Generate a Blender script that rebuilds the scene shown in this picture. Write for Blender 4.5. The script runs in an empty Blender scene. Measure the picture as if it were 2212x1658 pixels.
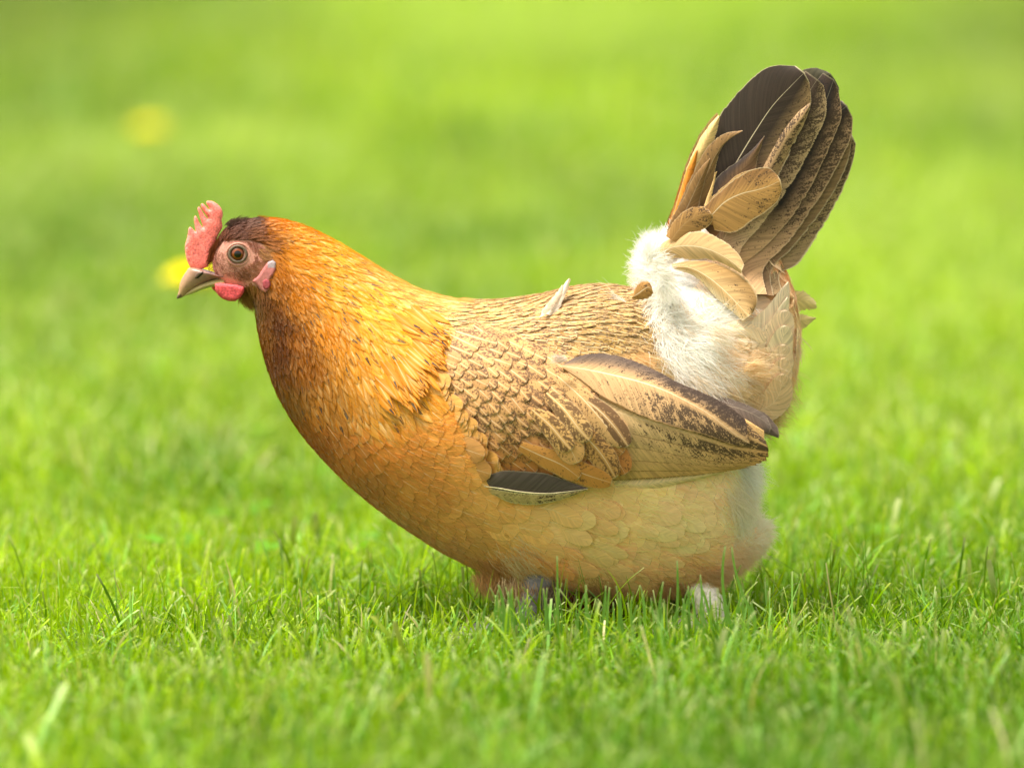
import bpy, math, random
import numpy as np
from mathutils import Vector
from mathutils.bvhtree import BVHTree
from mathutils.kdtree import KDTree
from mathutils.geometry import delaunay_2d_cdt
rng = np.random.default_rng(7); random.seed(7)
R = math.radians
scene = bpy.context.scene
COLL = scene.collection

# ------------------------------------------------------------------ camera
CAM_H, CAM_D, PITCH, FOC, DW = 0.55, 3.30, R(6.93), 200.0, 2211.0
cam = bpy.data.cameras.new('camera'); camo = bpy.data.objects.new('camera', cam); COLL.objects.link(camo)
camo.location = (0, -CAM_D, CAM_H); camo.rotation_euler = (R(90) - PITCH, 0, 0)
cam.lens = FOC; cam.sensor_width = 36; cam.clip_end = 3000; cam.clip_start = 0.05
cam.dof.use_dof = True; cam.dof.focus_distance = 3.285; cam.dof.aperture_fstop = FOC / 50.0
cam.dof.aperture_blades = 0
scene.camera = camo
# ------------------------------------------------------------------ light
SUN_EL, SUN_AZ = R(68), R(-112)         # azimuth from +Y (behind the hen) towards -X (left)
w = bpy.data.worlds.new('World'); scene.world = w; w.use_nodes = True
nt = w.node_tree; bg = nt.nodes['Background']
sky = nt.nodes.new('ShaderNodeTexSky'); sky.sky_type = 'NISHITA'; sky.sun_disc = False
sky.sun_elevation = SUN_EL; sky.sun_rotation = SUN_AZ; sky.dust_density = 3.5; sky.air_density = 1.0
sky.ozone_density = 0.6
hs = nt.nodes.new('ShaderNodeHueSaturation'); hs.inputs['Saturation'].default_value = 0.2   # hazy white sky
nt.links.new(sky.outputs[0], hs.inputs['Color']); wm = nt.nodes.new('ShaderNodeMix'); wm.data_type = 'RGBA'; wm.blend_type = 'MULTIPLY'; wm.inputs[0].default_value = 1; wm.inputs[7].default_value = (1.06, 1.0, .90, 1)
nt.links.new(hs.outputs[0], wm.inputs[6]); nt.links.new(wm.outputs[2], bg.inputs[0]); bg.inputs[1].default_value = 0.115
sl = bpy.data.lights.new('sun', 'SUN'); so = bpy.data.objects.new('sun', sl); COLL.objects.link(so)
sl.energy = 3.3; sl.angle = R(12); sl.color = (1.0, 0.95, 0.86)
sd = Vector((math.sin(SUN_AZ) * math.cos(SUN_EL), math.cos(SUN_AZ) * math.cos(SUN_EL), math.sin(SUN_EL)))
so.rotation_euler = sd.to_track_quat('Z', 'Y').to_euler()
so.location = sd * 20
scene.view_settings.view_transform = 'Standard'; scene.view_settings.look = 'None'
scene.view_settings.exposure = 1.30; scene.view_settings.gamma = 1
cy = scene.cycles
cy.use_denoising = True; cy.max_bounces = 8; cy.transparent_max_bounces = 24
cy.diffuse_bounces = 5; cy.transmission_bounces = 6; cy.sample_clamp_indirect = 6

# ------------------------------------------------------------------ photo-plane geometry helpers
CP, SP = math.cos(PITCH), math.sin(PITCH)
FPX = FOC / 36 * DW
S = 0.6 / DW
def unproj(uv, y):
    """image direction (2211-wide frame) met with the upright plane Y=y"""
    uv = np.asarray(uv, float); y = np.broadcast_to(np.asarray(y, float), uv.shape[:-1])
    a = (uv[..., 0] - DW / 2) / FPX; b = -(uv[..., 1] - 829.0) / FPX
    dx, dy, dz = a, CP + b * SP, -SP + b * CP
    t = (y + CAM_D) / dy
    return np.stack([dx * t, y, CAM_H + dz * t], -1)
def proj(P):
    P = np.asarray(P, float)
    X, Y, Z = P[..., 0], P[..., 1] + CAM_D, P[..., 2] - CAM_H
    dep = Y * CP - Z * SP; up = Y * SP + Z * CP
    return np.stack([X / dep * FPX + DW / 2, 829.0 - up / dep * FPX], -1)
def near_uv(P):
    P = np.array(P, float); P[..., 1] = -np.abs(P[..., 1]); return proj(P)
def spl(p, n):
    p = np.asarray(p, float)
    if len(p) < 3:
        t = np.linspace(0, 1, n)[:, None]; return p[0] * (1 - t) + p[-1] * t
    d = np.r_[0, np.cumsum(np.linalg.norm(np.diff(p[:, :2], axis=0), axis=1))]; d /= d[-1]
    m = np.gradient(p, d, axis=0); q = np.linspace(0, 1, n)
    k = np.clip(np.searchsorted(d, q) - 1, 0, len(p) - 2)
    h = (d[k + 1] - d[k])[:, None]; t = ((q - d[k]) [:, None]) / h
    return ((2*t**3-3*t**2+1)*p[k] + (t**3-2*t**2+t)*h*m[k] + (-2*t**3+3*t**2)*p[k+1] + (t**3-t**2)*h*m[k+1])
def lin(c):
    c = np.asarray(c, float) / 255.0
    return np.where(c <= 0.04045, c / 12.92, ((c + 0.055) / 1.055) ** 2.4)
def crop1(a): a = np.asarray(a, float); return np.stack([350.9 + a[:, 0] * .17904, 404.9 + a[:, 1] * .17904], -1)
def crop5(a): a = np.asarray(a, float); return np.stack([1187.6 + a[:, 0] * .26053, 701.8 + a[:, 1] * .26053], -1)
def crop6(a): a = np.asarray(a, float); return np.stack([1349.5 + a[:, 0] * .29305, 108.0 + a[:, 1] * .29305], -1)
def crop7(a): a = np.asarray(a, float); return np.stack([1295.5 + a[:, 0] * .2767, 458.8 + a[:, 1] * .2767], -1)
def crop8(a): a = np.asarray(a, float); return np.stack([1025.7 + a[:, 0] * .3172, 1025.7 + a[:, 1] * .3172], -1)
def crop4b(a): a = np.asarray(a, float); return np.stack([863.7 + a[:, 0] * .22790, 728.7 + a[:, 1] * .22790], -1)

# ------------------------------------------------------------------ node helper
class NT:
    def __init__(s, name):
        s.m = bpy.data.materials.new(name); s.m.use_nodes = True; s.t = s.m.node_tree
        s.t.nodes.clear(); s.out = s.n('ShaderNodeOutputMaterial')
    def n(s, k, **kw):
        n = s.t.nodes.new(k)
        for a, b in kw.items(): setattr(n, a, b)
        return n
    def l(s, a, b): s.t.links.new(a, b)
    def put(s, sock, v):
        if hasattr(v, 'is_output'): s.l(v, sock)
        elif isinstance(v, (tuple, list)) and len(v) == 3 and sock.type == 'RGBA': sock.default_value = (*v, 1)
        else: sock.default_value = v
    def m_(s, op, a, b=0.0, c=0.0, clamp=False):
        n = s.n('ShaderNodeMath', operation=op); n.use_clamp = clamp
        s.put(n.inputs[0], a); s.put(n.inputs[1], b); s.put(n.inputs[2], c); return n.outputs[0]
    def sm(s, x, a, b, lo=0.0, hi=1.0):
        n = s.n('ShaderNodeMapRange', interpolation_type='SMOOTHSTEP'); s.put(n.inputs[0], x)
        n.inputs[1].default_value = a; n.inputs[2].default_value = b; n.inputs[3].default_value = lo; n.inputs[4].default_value = hi
        return n.outputs[0]
    def mix(s, f, a, b, blend='MIX'):
        n = s.n('ShaderNodeMix', data_type='RGBA', blend_type=blend)
        s.put(n.inputs[0], f); s.put(n.inputs[6], a); s.put(n.inputs[7], b); return n.outputs[2]
    def attr(s, name): return s.n('ShaderNodeAttribute', attribute_name=name)
    def sep(s, v):
        n = s.n('ShaderNodeSeparateXYZ'); s.l(v, n.inputs[0]); return n.outputs
    def comb(s, x, y, z):
        n = s.n('ShaderNodeCombineXYZ'); s.put(n.inputs[0], x); s.put(n.inputs[1], y); s.put(n.inputs[2], z); return n.outputs[0]
    def noise(s, vec, scale, detail=2.0, rough=0.5):
        n = s.n('ShaderNodeTexNoise'); s.l(vec, n.inputs['Vector']); n.inputs['Scale'].default_value = scale
        n.inputs['Detail'].default_value = detail; n.inputs['Roughness'].default_value = rough; return n.outputs[0]
    def pos(s): return s.n('ShaderNodeNewGeometry').outputs['Position']

def feather_material(name, soft=0.5, gate=0.0, streak=0.0, fray=True, mm_stipple=1.0, dark=(0.085, 0.042, 0.020), trans=0.22, hackle=False):
    g = NT(name)
    col = g.attr('col').outputs['Color']
    a, t, seed = g.sep(g.attr('fuv').outputs['Vector'])
    st, spot, shaft = g.sep(g.attr('pat').outputs['Vector'])
    edge, lmm, wmm = g.sep(g.attr('siz').outputs['Vector'])
    ab = g.m_('ABSOLUTE', a)
    # barb coordinate in millimetres
    q = g.m_('SUBTRACT', g.m_('MULTIPLY', t, lmm), g.m_('MULTIPLY', g.m_('MULTIPLY', ab, wmm), 1.1))
    sgn = g.m_('MULTIPLY', g.m_('SIGN', a), 7.3)
    barb = g.noise(g.comb(g.m_('MULTIPLY', q, 1.5), g.m_('MULTIPLY', ab, 0.8), g.m_('ADD', seed, sgn)), 1.0, 2.0, 0.6)
    blot = g.noise(g.comb(g.m_('MULTIPLY', q, 0.55), g.m_('MULTIPLY', g.m_('MULTIPLY', ab, wmm), 0.30), seed), 1.0, 3.0, 0.6)
    st = g.m_('MULTIPLY', st, g.sm(t, .15, .75, 1.0 - gate, 1.0))
    if streak:
        sk = g.noise(g.comb(g.m_('MULTIPLY', q, .55), g.m_('MULTIPLY', ab, .5), g.m_('ADD', seed, sgn)), 1.0, 3.0, .6)
        col = g.mix(1.0, col, g.mix(g.sm(sk, .3, .7), (1 - streak,) * 3, (1 + streak,) * 3), 'MULTIPLY')
    c = g.mix(1.0, col, g.mix(barb, (0.80, 0.78, 0.74), (1.18, 1.16, 1.12)), 'MULTIPLY')
    edge_mm = g.m_('MULTIPLY', g.m_('SUBTRACT', 1.0, ab), wmm)
    if hackle:
        cm = g.m_('MULTIPLY', g.sm(ab, .62, .22), g.m_('MULTIPLY', g.sm(t, .30, .62), g.sm(t, .99, .80)))
        c = g.mix(g.m_('MULTIPLY', cm, g.m_('MULTIPLY', shaft, 1.0)), c, g.mix(.50, c, (.92, .66, .27)))
    # mottling
    pn = g.noise(g.pos(), 620.0 * mm_stipple, 2.5, 0.62)
    band = g.m_('MULTIPLY', g.sm(ab, 0.08, 0.24), g.sm(edge_mm, 0.35, 1.1))
    mm = g.m_('ADD', g.m_('MULTIPLY', pn, 0.6), g.m_('MULTIPLY', blot, 0.6))
    mm = g.m_('ADD', mm, g.m_('MULTIPLY', g.m_('SUBTRACT', st, 0.5), 0.34))
    mm = g.m_('ADD', mm, g.m_('MULTIPLY', g.m_('SUBTRACT', g.noise(g.pos(), 130.0, 1.0), .5), .22))
    f = g.m_('MULTIPLY', g.sm(mm, 0.60, 0.70), band)
    f = g.m_('MULTIPLY', f, g.m_('MULTIPLY', g.sm(st, 0.0, 0.12), 0.88))
    c = g.mix(f, c, dark)
    # dark lance at the tip
    sp = g.m_('MULTIPLY', g.sm(ab, 0.42, 0.22), g.m_('MULTIPLY', g.sm(t, 0.70, 0.76), g.sm(t, 0.97, 0.90)))
    c = g.mix(g.m_('MULTIPLY', sp, spot), c, (0.035, 0.018, 0.015))
    # pale edge
    eg = g.m_('MAXIMUM', g.sm(edge_mm, 1.0, 0.35), g.sm(g.m_('MULTIPLY', g.m_('SUBTRACT', 1.0, t), lmm), 1.4, .5))
    c = g.mix(g.m_('MULTIPLY', eg, g.m_('MAXIMUM', edge, 0.0)), c, g.mix(0.62, c, (0.86, 0.72, 0.46)))
    # shaft: about half a millimetre wide
    sw = g.m_('DIVIDE', 0.34, g.m_('MAXIMUM', wmm, 0.6))
    shm = g.m_('MULTIPLY', g.m_('LESS_THAN', ab, g.m_('MULTIPLY', sw, g.sm(t, 1.02, 0.2, 0.35, 1.0))), shaft)
    c = g.mix(shm, c, g.mix(0.72, c, (0.92, 0.76, 0.50)))
    c = g.mix(g.m_('MULTIPLY', eg, g.m_('MULTIPLY', edge, -1.0, clamp=True)), c, g.mix(1.0, c, (.42, .34, .28), 'MULTIPLY'))  # negative edge: shadow between overlapping feathers, painted in as a dark rim
    bs = g.n('ShaderNodeBsdfPrincipled'); g.l(c, bs.inputs['Base Color'])
    bs.inputs['Roughness'].default_value = 0.62; bs.inputs['Specular IOR Level'].default_value = 0.25
    bs.inputs['Sheen Weight'].default_value = 0.12; bs.inputs['Sheen Roughness'].default_value = 0.5
    bm = g.n('ShaderNodeBump'); bm.inputs['Strength'].default_value = 0.35; bm.inputs['Distance'].default_value = 0.0004
    g.l(barb, bm.inputs['Height']); g.l(bm.outputs[0], bs.inputs['Normal'])
    tr = g.n('ShaderNodeBsdfTranslucent'); g.l(c, tr.inputs[0])
    mx = g.n('ShaderNodeMixShader'); mx.inputs[0].default_value = trans
    g.l(bs.outputs[0], mx.inputs[1]); g.l(tr.outputs[0], mx.inputs[2]); res = mx.outputs[0]
    if fray:
        rim = g.m_('MINIMUM', edge_mm, g.m_('MULTIPLY', g.m_('SUBTRACT', 1.0, t), lmm))
        hard = g.m_('LESS_THAN', rim, g.m_('MULTIPLY', g.m_('SUBTRACT', barb, 0.42), 2.6))
        rn = g.m_('ADD', rim, g.m_('MULTIPLY', g.m_('SUBTRACT', barb, .5), soft * 1.2))
        cut = g.m_('MAXIMUM', g.m_('MAXIMUM', hard, g.sm(rn, soft, 0.0)), g.sm(rim, min(.9, soft * .5), 0.1))
        tp = g.n('ShaderNodeBsdfTransparent'); m2 = g.n('ShaderNodeMixShader')
        g.l(cut, m2.inputs[0]); g.l(res, m2.inputs[1]); g.l(tp.outputs[0], m2.inputs[2]); res = m2.outputs[0]
    g.l(res, g.out.inputs[0]); return g.m

def strand_material(name, trans=0.5):
    g = NT(name); c = g.attr('col').outputs['Color']
    d = g.n('ShaderNodeBsdfDiffuse'); g.l(c, d.inputs[0]); t = g.n('ShaderNodeBsdfTranslucent'); g.l(c, t.inputs[0])
    m = g.n('ShaderNodeMixShader'); m.inputs[0].default_value = trans; g.l(d.outputs[0], m.inputs[1]); g.l(t.outputs[0], m.inputs[2])
    g.l(m.outputs[0], g.out.inputs[0]); return g.m

def skin_material(name, base=None, rough=0.45, bump=0.5, scale=900, sss=0.25, var=0.25, spec=0.4, scol=(1.0, .35, .25)):
    g = NT(name)
    c = g.attr('col').outputs['Color'] if base is None else None
    n1 = g.noise(g.pos(), scale, 3, 0.6); n2 = g.noise(g.pos(), scale * 0.25, 2, 0.5)
    if base is not None:
        r = g.n('ShaderNodeRGB'); r.outputs[0].default_value = (*base, 1); c = r.outputs[0]
    nn = g.m_('ADD', g.m_('MULTIPLY', n1, .6), g.m_('MULTIPLY', n2, .4))
    c = g.mix(g.sm(nn, 0.35, 0.65), g.mix(1.0, c, (1 - var,) * 3, 'MULTIPLY'), g.mix(1.0, c, (1 + var,) * 3, 'MULTIPLY'))
    bs = g.n('ShaderNodeBsdfPrincipled'); g.l(c, bs.inputs['Base Color']); bs.inputs['Roughness'].default_value = rough
    bs.inputs['Specular IOR Level'].default_value = spec
    bs.inputs['Subsurface Weight'].default_value = sss; bs.inputs['Subsurface Radius'].default_value = scol
    bs.inputs['Subsurface Scale'].default_value = 0.003
    b = g.n('ShaderNodeBump'); b.inputs['Strength'].default_value = bump; b.inputs['Distance'].default_value = 0.0006
    g.l(nn, b.inputs['Height']); g.l(b.outputs[0], bs.inputs['Normal']); g.l(bs.outputs[0], g.out.inputs[0]); return g.m

M_HACKLE = feather_material('hackle_feather', soft=.8, trans=0.25, hackle=True)
M_BODY = feather_material('body_feather', soft=.9, streak=.10)
M_MOTTLED = feather_material('mottled_feather', soft=1.1, mm_stipple=1.3, dark=(.13, .065, .028))
M_LARGE = feather_material('flight_feather', soft=.3, gate=.6, streak=.22, mm_stipple=1.8, trans=0.15, dark=(.045,.026,.017))
M_STRAND = strand_material('down')

# ------------------------------------------------------------------ object helpers
def link(name, me, mat, parent=None):
    o = bpy.data.objects.new(name, me); COLL.objects.link(o)
    if mat: me.materials.append(mat)
    if parent: o.parent = parent
    return o
def mesh_np(name, V, F, mat, parent=None, attrs=None, smooth=True):
    V = np.asarray(V, np.float32); me = bpy.data.meshes.new(name)
    if isinstance(F, np.ndarray):
        k = F.shape[1]; me.vertices.add(len(V)); me.vertices.foreach_set('co', V.ravel())
        me.loops.add(F.size); me.loops.foreach_set('vertex_index', F.astype(np.int32).ravel())
        me.polygons.add(len(F)); me.polygons.foreach_set('loop_start', np.arange(0, F.size, k, dtype=np.int32))
        me.polygons.foreach_set('loop_total', np.full(len(F), k, np.int32)); me.update(calc_edges=True)
    else:
        me.from_pydata([tuple(map(float, v)) for v in V], [], F); me.update()
    me.validate()
    if smooth: me.polygons.foreach_set('use_smooth', [True] * len(me.polygons))
    for k, a in (attrs or {}).items():
        a = np.asarray(a, np.float32)
        if k == 'col':
            at = me.attributes.new('col', 'FLOAT_COLOR', 'POINT')
            at.data.foreach_set('color', np.c_[a, np.ones(len(a))].astype(np.float32).ravel())
        else:
            at = me.attributes.new(k, 'FLOAT_VECTOR', 'POINT'); at.data.foreach_set('vector', a.ravel())
    return link(name, me, mat, parent)
def tag(o, label=None, cat=None, group=None, kind=None):
    for k, v in (('label', label), ('category', cat), ('group', group), ('kind', kind)):
        if v: o[k] = v
    return o

class Batch:
    """collects grids of vertices with the feather attributes"""
    def __init__(s): s.V, s.F, s.C, s.U, s.P, s.Z, s.n = [], [], [], [], [], [], 0
    def grid(s, V, col, fuv, pat, siz, mirror=False):
        nr, nc = V.shape[:2]
        for mir in ((0, 1) if mirror else (0,)):
            W = V.copy()
            if mir: W[..., 1] *= -1
            i = np.arange(nr * nc).reshape(nr, nc)
            f = np.stack([i[:-1, :-1], i[:-1, 1:], i[1:, 1:], i[1:, :-1]], -1).reshape(-1, 4)
            if mir: f = f[:, ::-1]
            s.F.append(f + s.n); s.V.append(W.reshape(-1, 3)); s.n += nr * nc
            s.C.append(np.broadcast_to(col, (nr, nc, 3)).reshape(-1, 3)); s.U.append(fuv.reshape(-1, 3))
            s.P.append(np.broadcast_to(pat, (nr, nc, 3)).reshape(-1, 3)); s.Z.append(np.broadcast_to(siz, (nr, nc, 3)).reshape(-1, 3))
    def build(s, name, mat, parent):
        return mesh_np(name, np.concatenate(s.V), np.concatenate(s.F), mat, parent,
                       dict(col=np.concatenate(s.C), fuv=np.concatenate(s.U), pat=np.concatenate(s.P), siz=np.concatenate(s.Z)))

class Strands:
    def __init__(s): s.V, s.F, s.C, s.n = [], [], [], 0
    def add(s, P, D, L, W, col, bend=None, k=5, mirror=False):
        """P,D (N,3) roots and directions; L,W (N,) ; col (N,3); bend (N,3) curvature vector"""
        N = len(P); D = D / np.linalg.norm(D, axis=1, keepdims=True)
        if bend is None: bend = np.zeros((N, 3))
        side = np.cross(D, rng.normal(size=(N, 3)) * .5 + np.array([0, -1, 0])); side /= np.linalg.norm(side, axis=1, keepdims=True) + 1e-9
        t = np.linspace(0, 1, k); rows = []
        wob = rng.normal(size=(N, 3)) * .10
        for tt in t:
            c = P + D * (L * tt)[:, None] + bend * (L * tt * tt)[:, None] + wob * (L * math.sin(tt * 3.0) * .5)[:, None]
            h = side * (W * .5 * (1 - tt * .85))[:, None]
            rows.append(np.stack([c - h, c + h], 1))
        V = np.stack(rows, 1).reshape(N, k * 2, 3)
        base = np.array([[2*j, 2*j+1, 2*j+3, 2*j+2] for j in range(k - 1)])
        for mir in ((0, 1) if mirror else (0,)):
            W_ = V.copy()
            if mir: W_[..., 1] *= -1
            F = (np.arange(N)[:, None, None] * (2 * k) + base[None]).reshape(-1, 4) + s.n
            s.V.append(W_.reshape(-1, 3)); s.F.append(F); s.C.append(np.repeat(col, 2 * k, 0)); s.n += N * 2 * k
    def build(s, name, mat, parent):
        return mesh_np(name, np.concatenate(s.V), np.concatenate(s.F), mat, parent, dict(col=np.concatenate(s.C)))

# ================================================================== HEN
hen = bpy.data.objects.new('hen', None); COLL.objects.link(hen)
tag(hen, 'golden brown hen with raised dark tail and red comb walking left across the lawn', 'hen')

# --- trunk, neck and head: lofted sections (top point, bottom point, half width) then fused
def loft(secs, n=60, m=40, inset=0.0, y0=0.0, flip=False):
    a = np.array([[*s_[0], *s_[1], s_[2]] for s_ in secs], float)
    k = np.r_[0, np.cumsum(np.linalg.norm(np.diff((a[:, :2] + a[:, 2:4]) / 2, axis=0), axis=1))]; k /= k[-1]
    q = np.linspace(0, 1, n); mm = np.gradient(a, k, axis=0)
    i = np.clip(np.searchsorted(k, q) - 1, 0, len(a) - 2); h = (k[i+1]-k[i])[:, None]; t = (q-k[i])[:, None]/h
    A = ((2*t**3-3*t**2+1)*a[i] + (t**3-2*t**2+t)*h*mm[i] + (-2*t**3+3*t**2)*a[i+1] + (t**3-t**2)*h*mm[i+1])
    T = unproj(A[:, :2], 0); B = unproj(A[:, 2:4], 0); c = (T + B) / 2; hv = (T - B) / 2
    ln = np.linalg.norm(hv, axis=1, keepdims=True); hv = hv / ln * np.maximum(ln - inset * S, ln * .25)
    wd = np.maximum(np.abs(A[:, 4]) * S - inset * S * .6, 0.0008)
    th = np.linspace(0, 2 * math.pi, m, endpoint=False)
    V = c[:, None] + hv[:, None] * np.cos(th)[None, :, None] + np.array([0, 1, 0]) * (wd[:, None, None] * np.sin(th)[None, :, None])
    V[..., 1] += y0
    V = np.concatenate([V.reshape(-1, 3), c[:1] + [0, y0, 0], c[-1:] + [0, y0, 0]])
    F = []
    for i in range(n - 1):
        for j in range(m):
            F.append((i*m+j, i*m+(j+1) % m, (i+1)*m+(j+1) % m, (i+1)*m+j))
    for j in range(m):
        F.append((n*m, (j+1) % m, j)); F.append((n*m+1, (n-1)*m+j, (n-1)*m+(j+1) % m))
    return V, F
BODY = [((452,575),(470,604),9),((458,540),(480,622),22),((472,505),(505,636),31),((500,477),(532,640),38),((545,466),(553,668),43),
        ((595,468),(562,725),50),((650,482),(578,790),62),((710,510),(604,860),82),((770,545),(645,928),105),((830,583),(692,985),132),
        ((900,621),(750,1043),160),((975,643),(815,1098),182),((1060,647),(892,1152),196),((1160,636),(980,1205),204),
        ((1250,616),(1090,1252),206),((1335,615),(1225,1282),200),((1400,640),(1380,1290),186),((1480,720),(1495,1278),165),
        ((1550,830),(1560,1245),130),((1596,920),(1592,1150),90),((1622,985),(1612,1075),40)]
RUMP = [((1330,720),(1540,1040),150),((1358,650),(1625,960),140),((1378,600),(1690,880),122),((1392,550),(1722,790),98),
        ((1430,515),(1726,700),56),((1490,490),(1712,630),30),((1550,460),(1680,560),12)]
def raw_mesh(parts):
    V, F, n = [], [], 0
    for v, f in parts:
        V.append(v); F += [tuple(i + n for i in q) for q in f]; n += len(v)
    me = bpy.data.meshes.new('tmp'); me.from_pydata([tuple(map(float, p)) for p in np.concatenate(V)], [], F); me.update(); return me
tail_tuft = [((1520,1085),(1520,1262),100),((1585,1112),(1580,1236),62),((1625,1122),(1618,1200),36),((1645,1135),(1642,1178),14)]
tmp = bpy.data.objects.new('tmp', raw_mesh([loft(BODY, 110, 48, 7), loft(RUMP, 50, 40, 8), loft(tail_tuft, 24, 24, 4)]))
COLL.objects.link(tmp)
rm = tmp.modifiers.new('r', 'REMESH'); rm.mode = 'VOXEL'; rm.voxel_size = 0.0021
smo = tmp.modifiers.new('s', 'SMOOTH'); smo.factor = 0.6; smo.iterations = 6
dg = bpy.context.evaluated_depsgraph_get(); dg.update()
ev = tmp.evaluated_get(dg); bme = bpy.data.meshes.new_from_object(ev)
bpy.data.objects.remove(tmp)
nv = len(bme.vertices); BV = np.empty(nv * 3, np.float32); bme.vertices.foreach_get('co', BV); BV = BV.reshape(-1, 3).astype(float)
BN = np.empty(nv * 3, np.float32); bme.vertex_normals.foreach_get('vector', BN); BN = BN.reshape(-1, 3).astype(float)
bvh = BVHTree.FromPolygons([Vector(v) for v in BV], [tuple(p.vertices) for p in bme.polygons])
kd = KDTree(nv)
for i in range(nv): kd.insert(BV[i], i)
kd.balance()
def surf(p):
    loc, nn, idx, d = bvh.find_nearest(Vector(p)); loc = np.array(loc)
    r = kd.find_n(loc, 6); n = np.zeros(3)
    for co, i, dd in r: n += BN[i] / (dd + 0.0008)
    return loc, n / np.linalg.norm(n)

# --- plumage chart: (u, v, flow angle, r, g, b, length, width, kind)
CH = [
 # crown and cheeks
 (495,480, 12, 78,50,42, 20,7,'h'), (545,472, 4, 84,54,42, 22,8,'h'), (470,520,60, 110,60,38, 16,6,'h'), (510,500, 8, 98,58,42, 20,7,'h'),
 (560,500,-5, 120,70,38, 22,8,'h'), (585,520,-20, 150,90,40, 22,8,'h'), (595,575,-60, 190,115,30, 24,9,'h'), (590,480,-5, 205,110,25, 28,9,'n'),
 (612,500,-12, 215,130,30, 34,11,'n'), (600,610,-60,170,90,22, 28,10,'n'),(575,640,-80,110,66,26, 24,8,'h'),
 # hackle
 (650,490,-15, 222,140,38, 44,13,'n'), (720,530,-31, 232,158,52, 52,14,'n'), (800,582,-34, 238,182,84, 62,15,'n'), (880,635,-30, 240,200,118, 70,15,'n'),
 (950,655,-16, 240,205,135, 74,15,'n'), (640,560,-28, 222,135,18, 42,13,'n'), (700,620,-36, 230,148,28, 54,16,'n'), (790,650,-38, 236,162,38, 62,18,'n'),
 (870,700,-38, 238,170,48, 72,18,'n'), (930,745,-37, 236,158,26, 84,20,'n'), (640,630,-52, 200,112,14, 44,14,'n'), (700,700,-58, 212,125,22, 56,18,'n'),
 (780,760,-57, 226,142,32, 66,20,'n'), (850,800,-54, 230,148,32, 82,22,'n'), (880,770,-50, 236,156,26, 84,20,'n'),
 # throat and front of neck
 (545,665,-75, 120,88,36, 22,8,'h'), (568,720,-74, 140,78,26, 32,11,'n'), (604,690,-70, 92,40,18, 32,12,'n'), (612,735,-72, 96,42,18, 38,14,'n'), (606,775,-72, 104,50,20, 38,14,'n'), (640,720,-64, 160,84,18, 40,14,'n'),
 (595,820,-72, 134,78,26, 44,16,'n'), (650,770,-66, 158,84,16, 48,16,'n'), (632,860,-66, 140,84,30, 50,20,'n'), (690,860,-62, 176,104,32, 60,22,'n'),
 (760,860,-60, 196,120,38, 68,24,'n'), (820,880,-52, 208,136,50, 76,28,'n'),
 # breast
 (672,935,-56, 158,100,42, 60,32,'b'), (750,950,-46, 186,124,58, 66,38,'b'), (840,950,-24, 208,144,68, 74,40,'b'), (940,930,-8, 214,154,74, 78,40,'b'),
 (1010,1000,-3, 222,170,94, 80,42,'b'), (1010,900,-10, 220,160,80, 70,34,'b'), (880,1040,-26, 204,148,80, 78,42,'b'), (780,1040,-40, 172,120,62, 66,40,'b'),
 (850,1115,-34, 184,138,84, 66,38,'b'), (950,1110,-22, 210,160,96, 80,46,'b'), (1030,1060,-13, 224,178,108, 84,46,'b'),
 # belly and flank
 (950,1175,-32, 196,150,104, 66,36,'b'), (1020,1200,-32, 206,160,98, 80,44,'b'), (1100,1130,-20, 234,196,134, 96,54,'b'), (1200,1130,-15, 242,212,160, 104,60,'b'), (1300,1130,-15, 242,214,164, 110,62,'f'),
 (1400,1120,-13, 244,220,174, 110,60,'f'), (1130,1225,-36, 216,174,114, 90,42,'f'), (1250,1240,-34, 236,206,160, 92,44,'f'), (1350,1250,-22, 232,198,152, 90,46,'f'),
 (1450,1210,-16, 236,204,158, 86,46,'f'), (1550,1220,-10, 230,194,150, 76,42,'f'), (1600,1150,-6, 248,230,196, 70,30,'d'), (1650,1155,0, 250,236,206, 60,26,'d'),
 (1540,1080,-40, 240,220,182, 80,44,'f'), (1620,1050,-42, 250,244,228, 60,26,'d'),(1480,1100,-24,242,218,176,90,50,'f'),
 # shoulder, back, saddle
 (985,690,-14, 236,198,122, 66,18,'p'), (1000,780,-28, 228,182,108, 56,22,'p'), (1100,690,-8, 228,190,120, 62,18,'p'), (1200,690,-6, 222,184,116, 60,18,'p'),
 (1300,670,-2, 212,174,104, 60,18,'p'), (1370,625,20, 214,172,100, 52,17,'p'), (1300,740,-10, 208,172,98, 60,20,'p'), (1390,700,-18, 208,172,96, 58,20,'p'),
 (1080,760,-22,226,184,114,60,22,'p'), (1180,750,-18,222,180,112,60,22,'p'), (1420,740,-22,200,166,96,56,20,'p'),
 # below the saddle: loose down
 (1370,800,-26, 214,196,152, 70,30,'d'), (1460,860,-36, 222,202,156, 80,30,'d'), (1540,900,-32, 226,202,156, 80,34,'d'), (1250,860,-20, 200,172,120, 60,30,'d'),
 # rump
 (1400,560,110, 252,250,248, 40,14,'w'), (1440,620,-80, 250,248,245, 46,14,'w'), (1470,700,-62, 248,245,240, 60,14,'w'), (1520,770,-46, 248,240,226, 70,16,'w'),
 (1560,700,-30, 244,230,206, 70,30,'d'), (1600,780,-30, 246,226,186, 80,40,'f'), (1660,760,-62, 236,208,170, 66,34,'f'), (1690,690,-78, 240,216,182, 60,30,'f'),
 (1620,850,-38, 230,198,144, 86,40,'f'), (1680,840,-60, 226,190,140, 62,34,'f'), (1560,850,-42, 240,220,180, 84,36,'d'), (1650,620,-70,232,206,170,60,30,'f')]
CU = np.array([c[:2] for c in CH], float); CA = np.array([math.radians(c[2]) for c in CH]); CC = lin([c[3:6] for c in CH]); CS = np.array([c[6:8] for c in CH], float)
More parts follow.
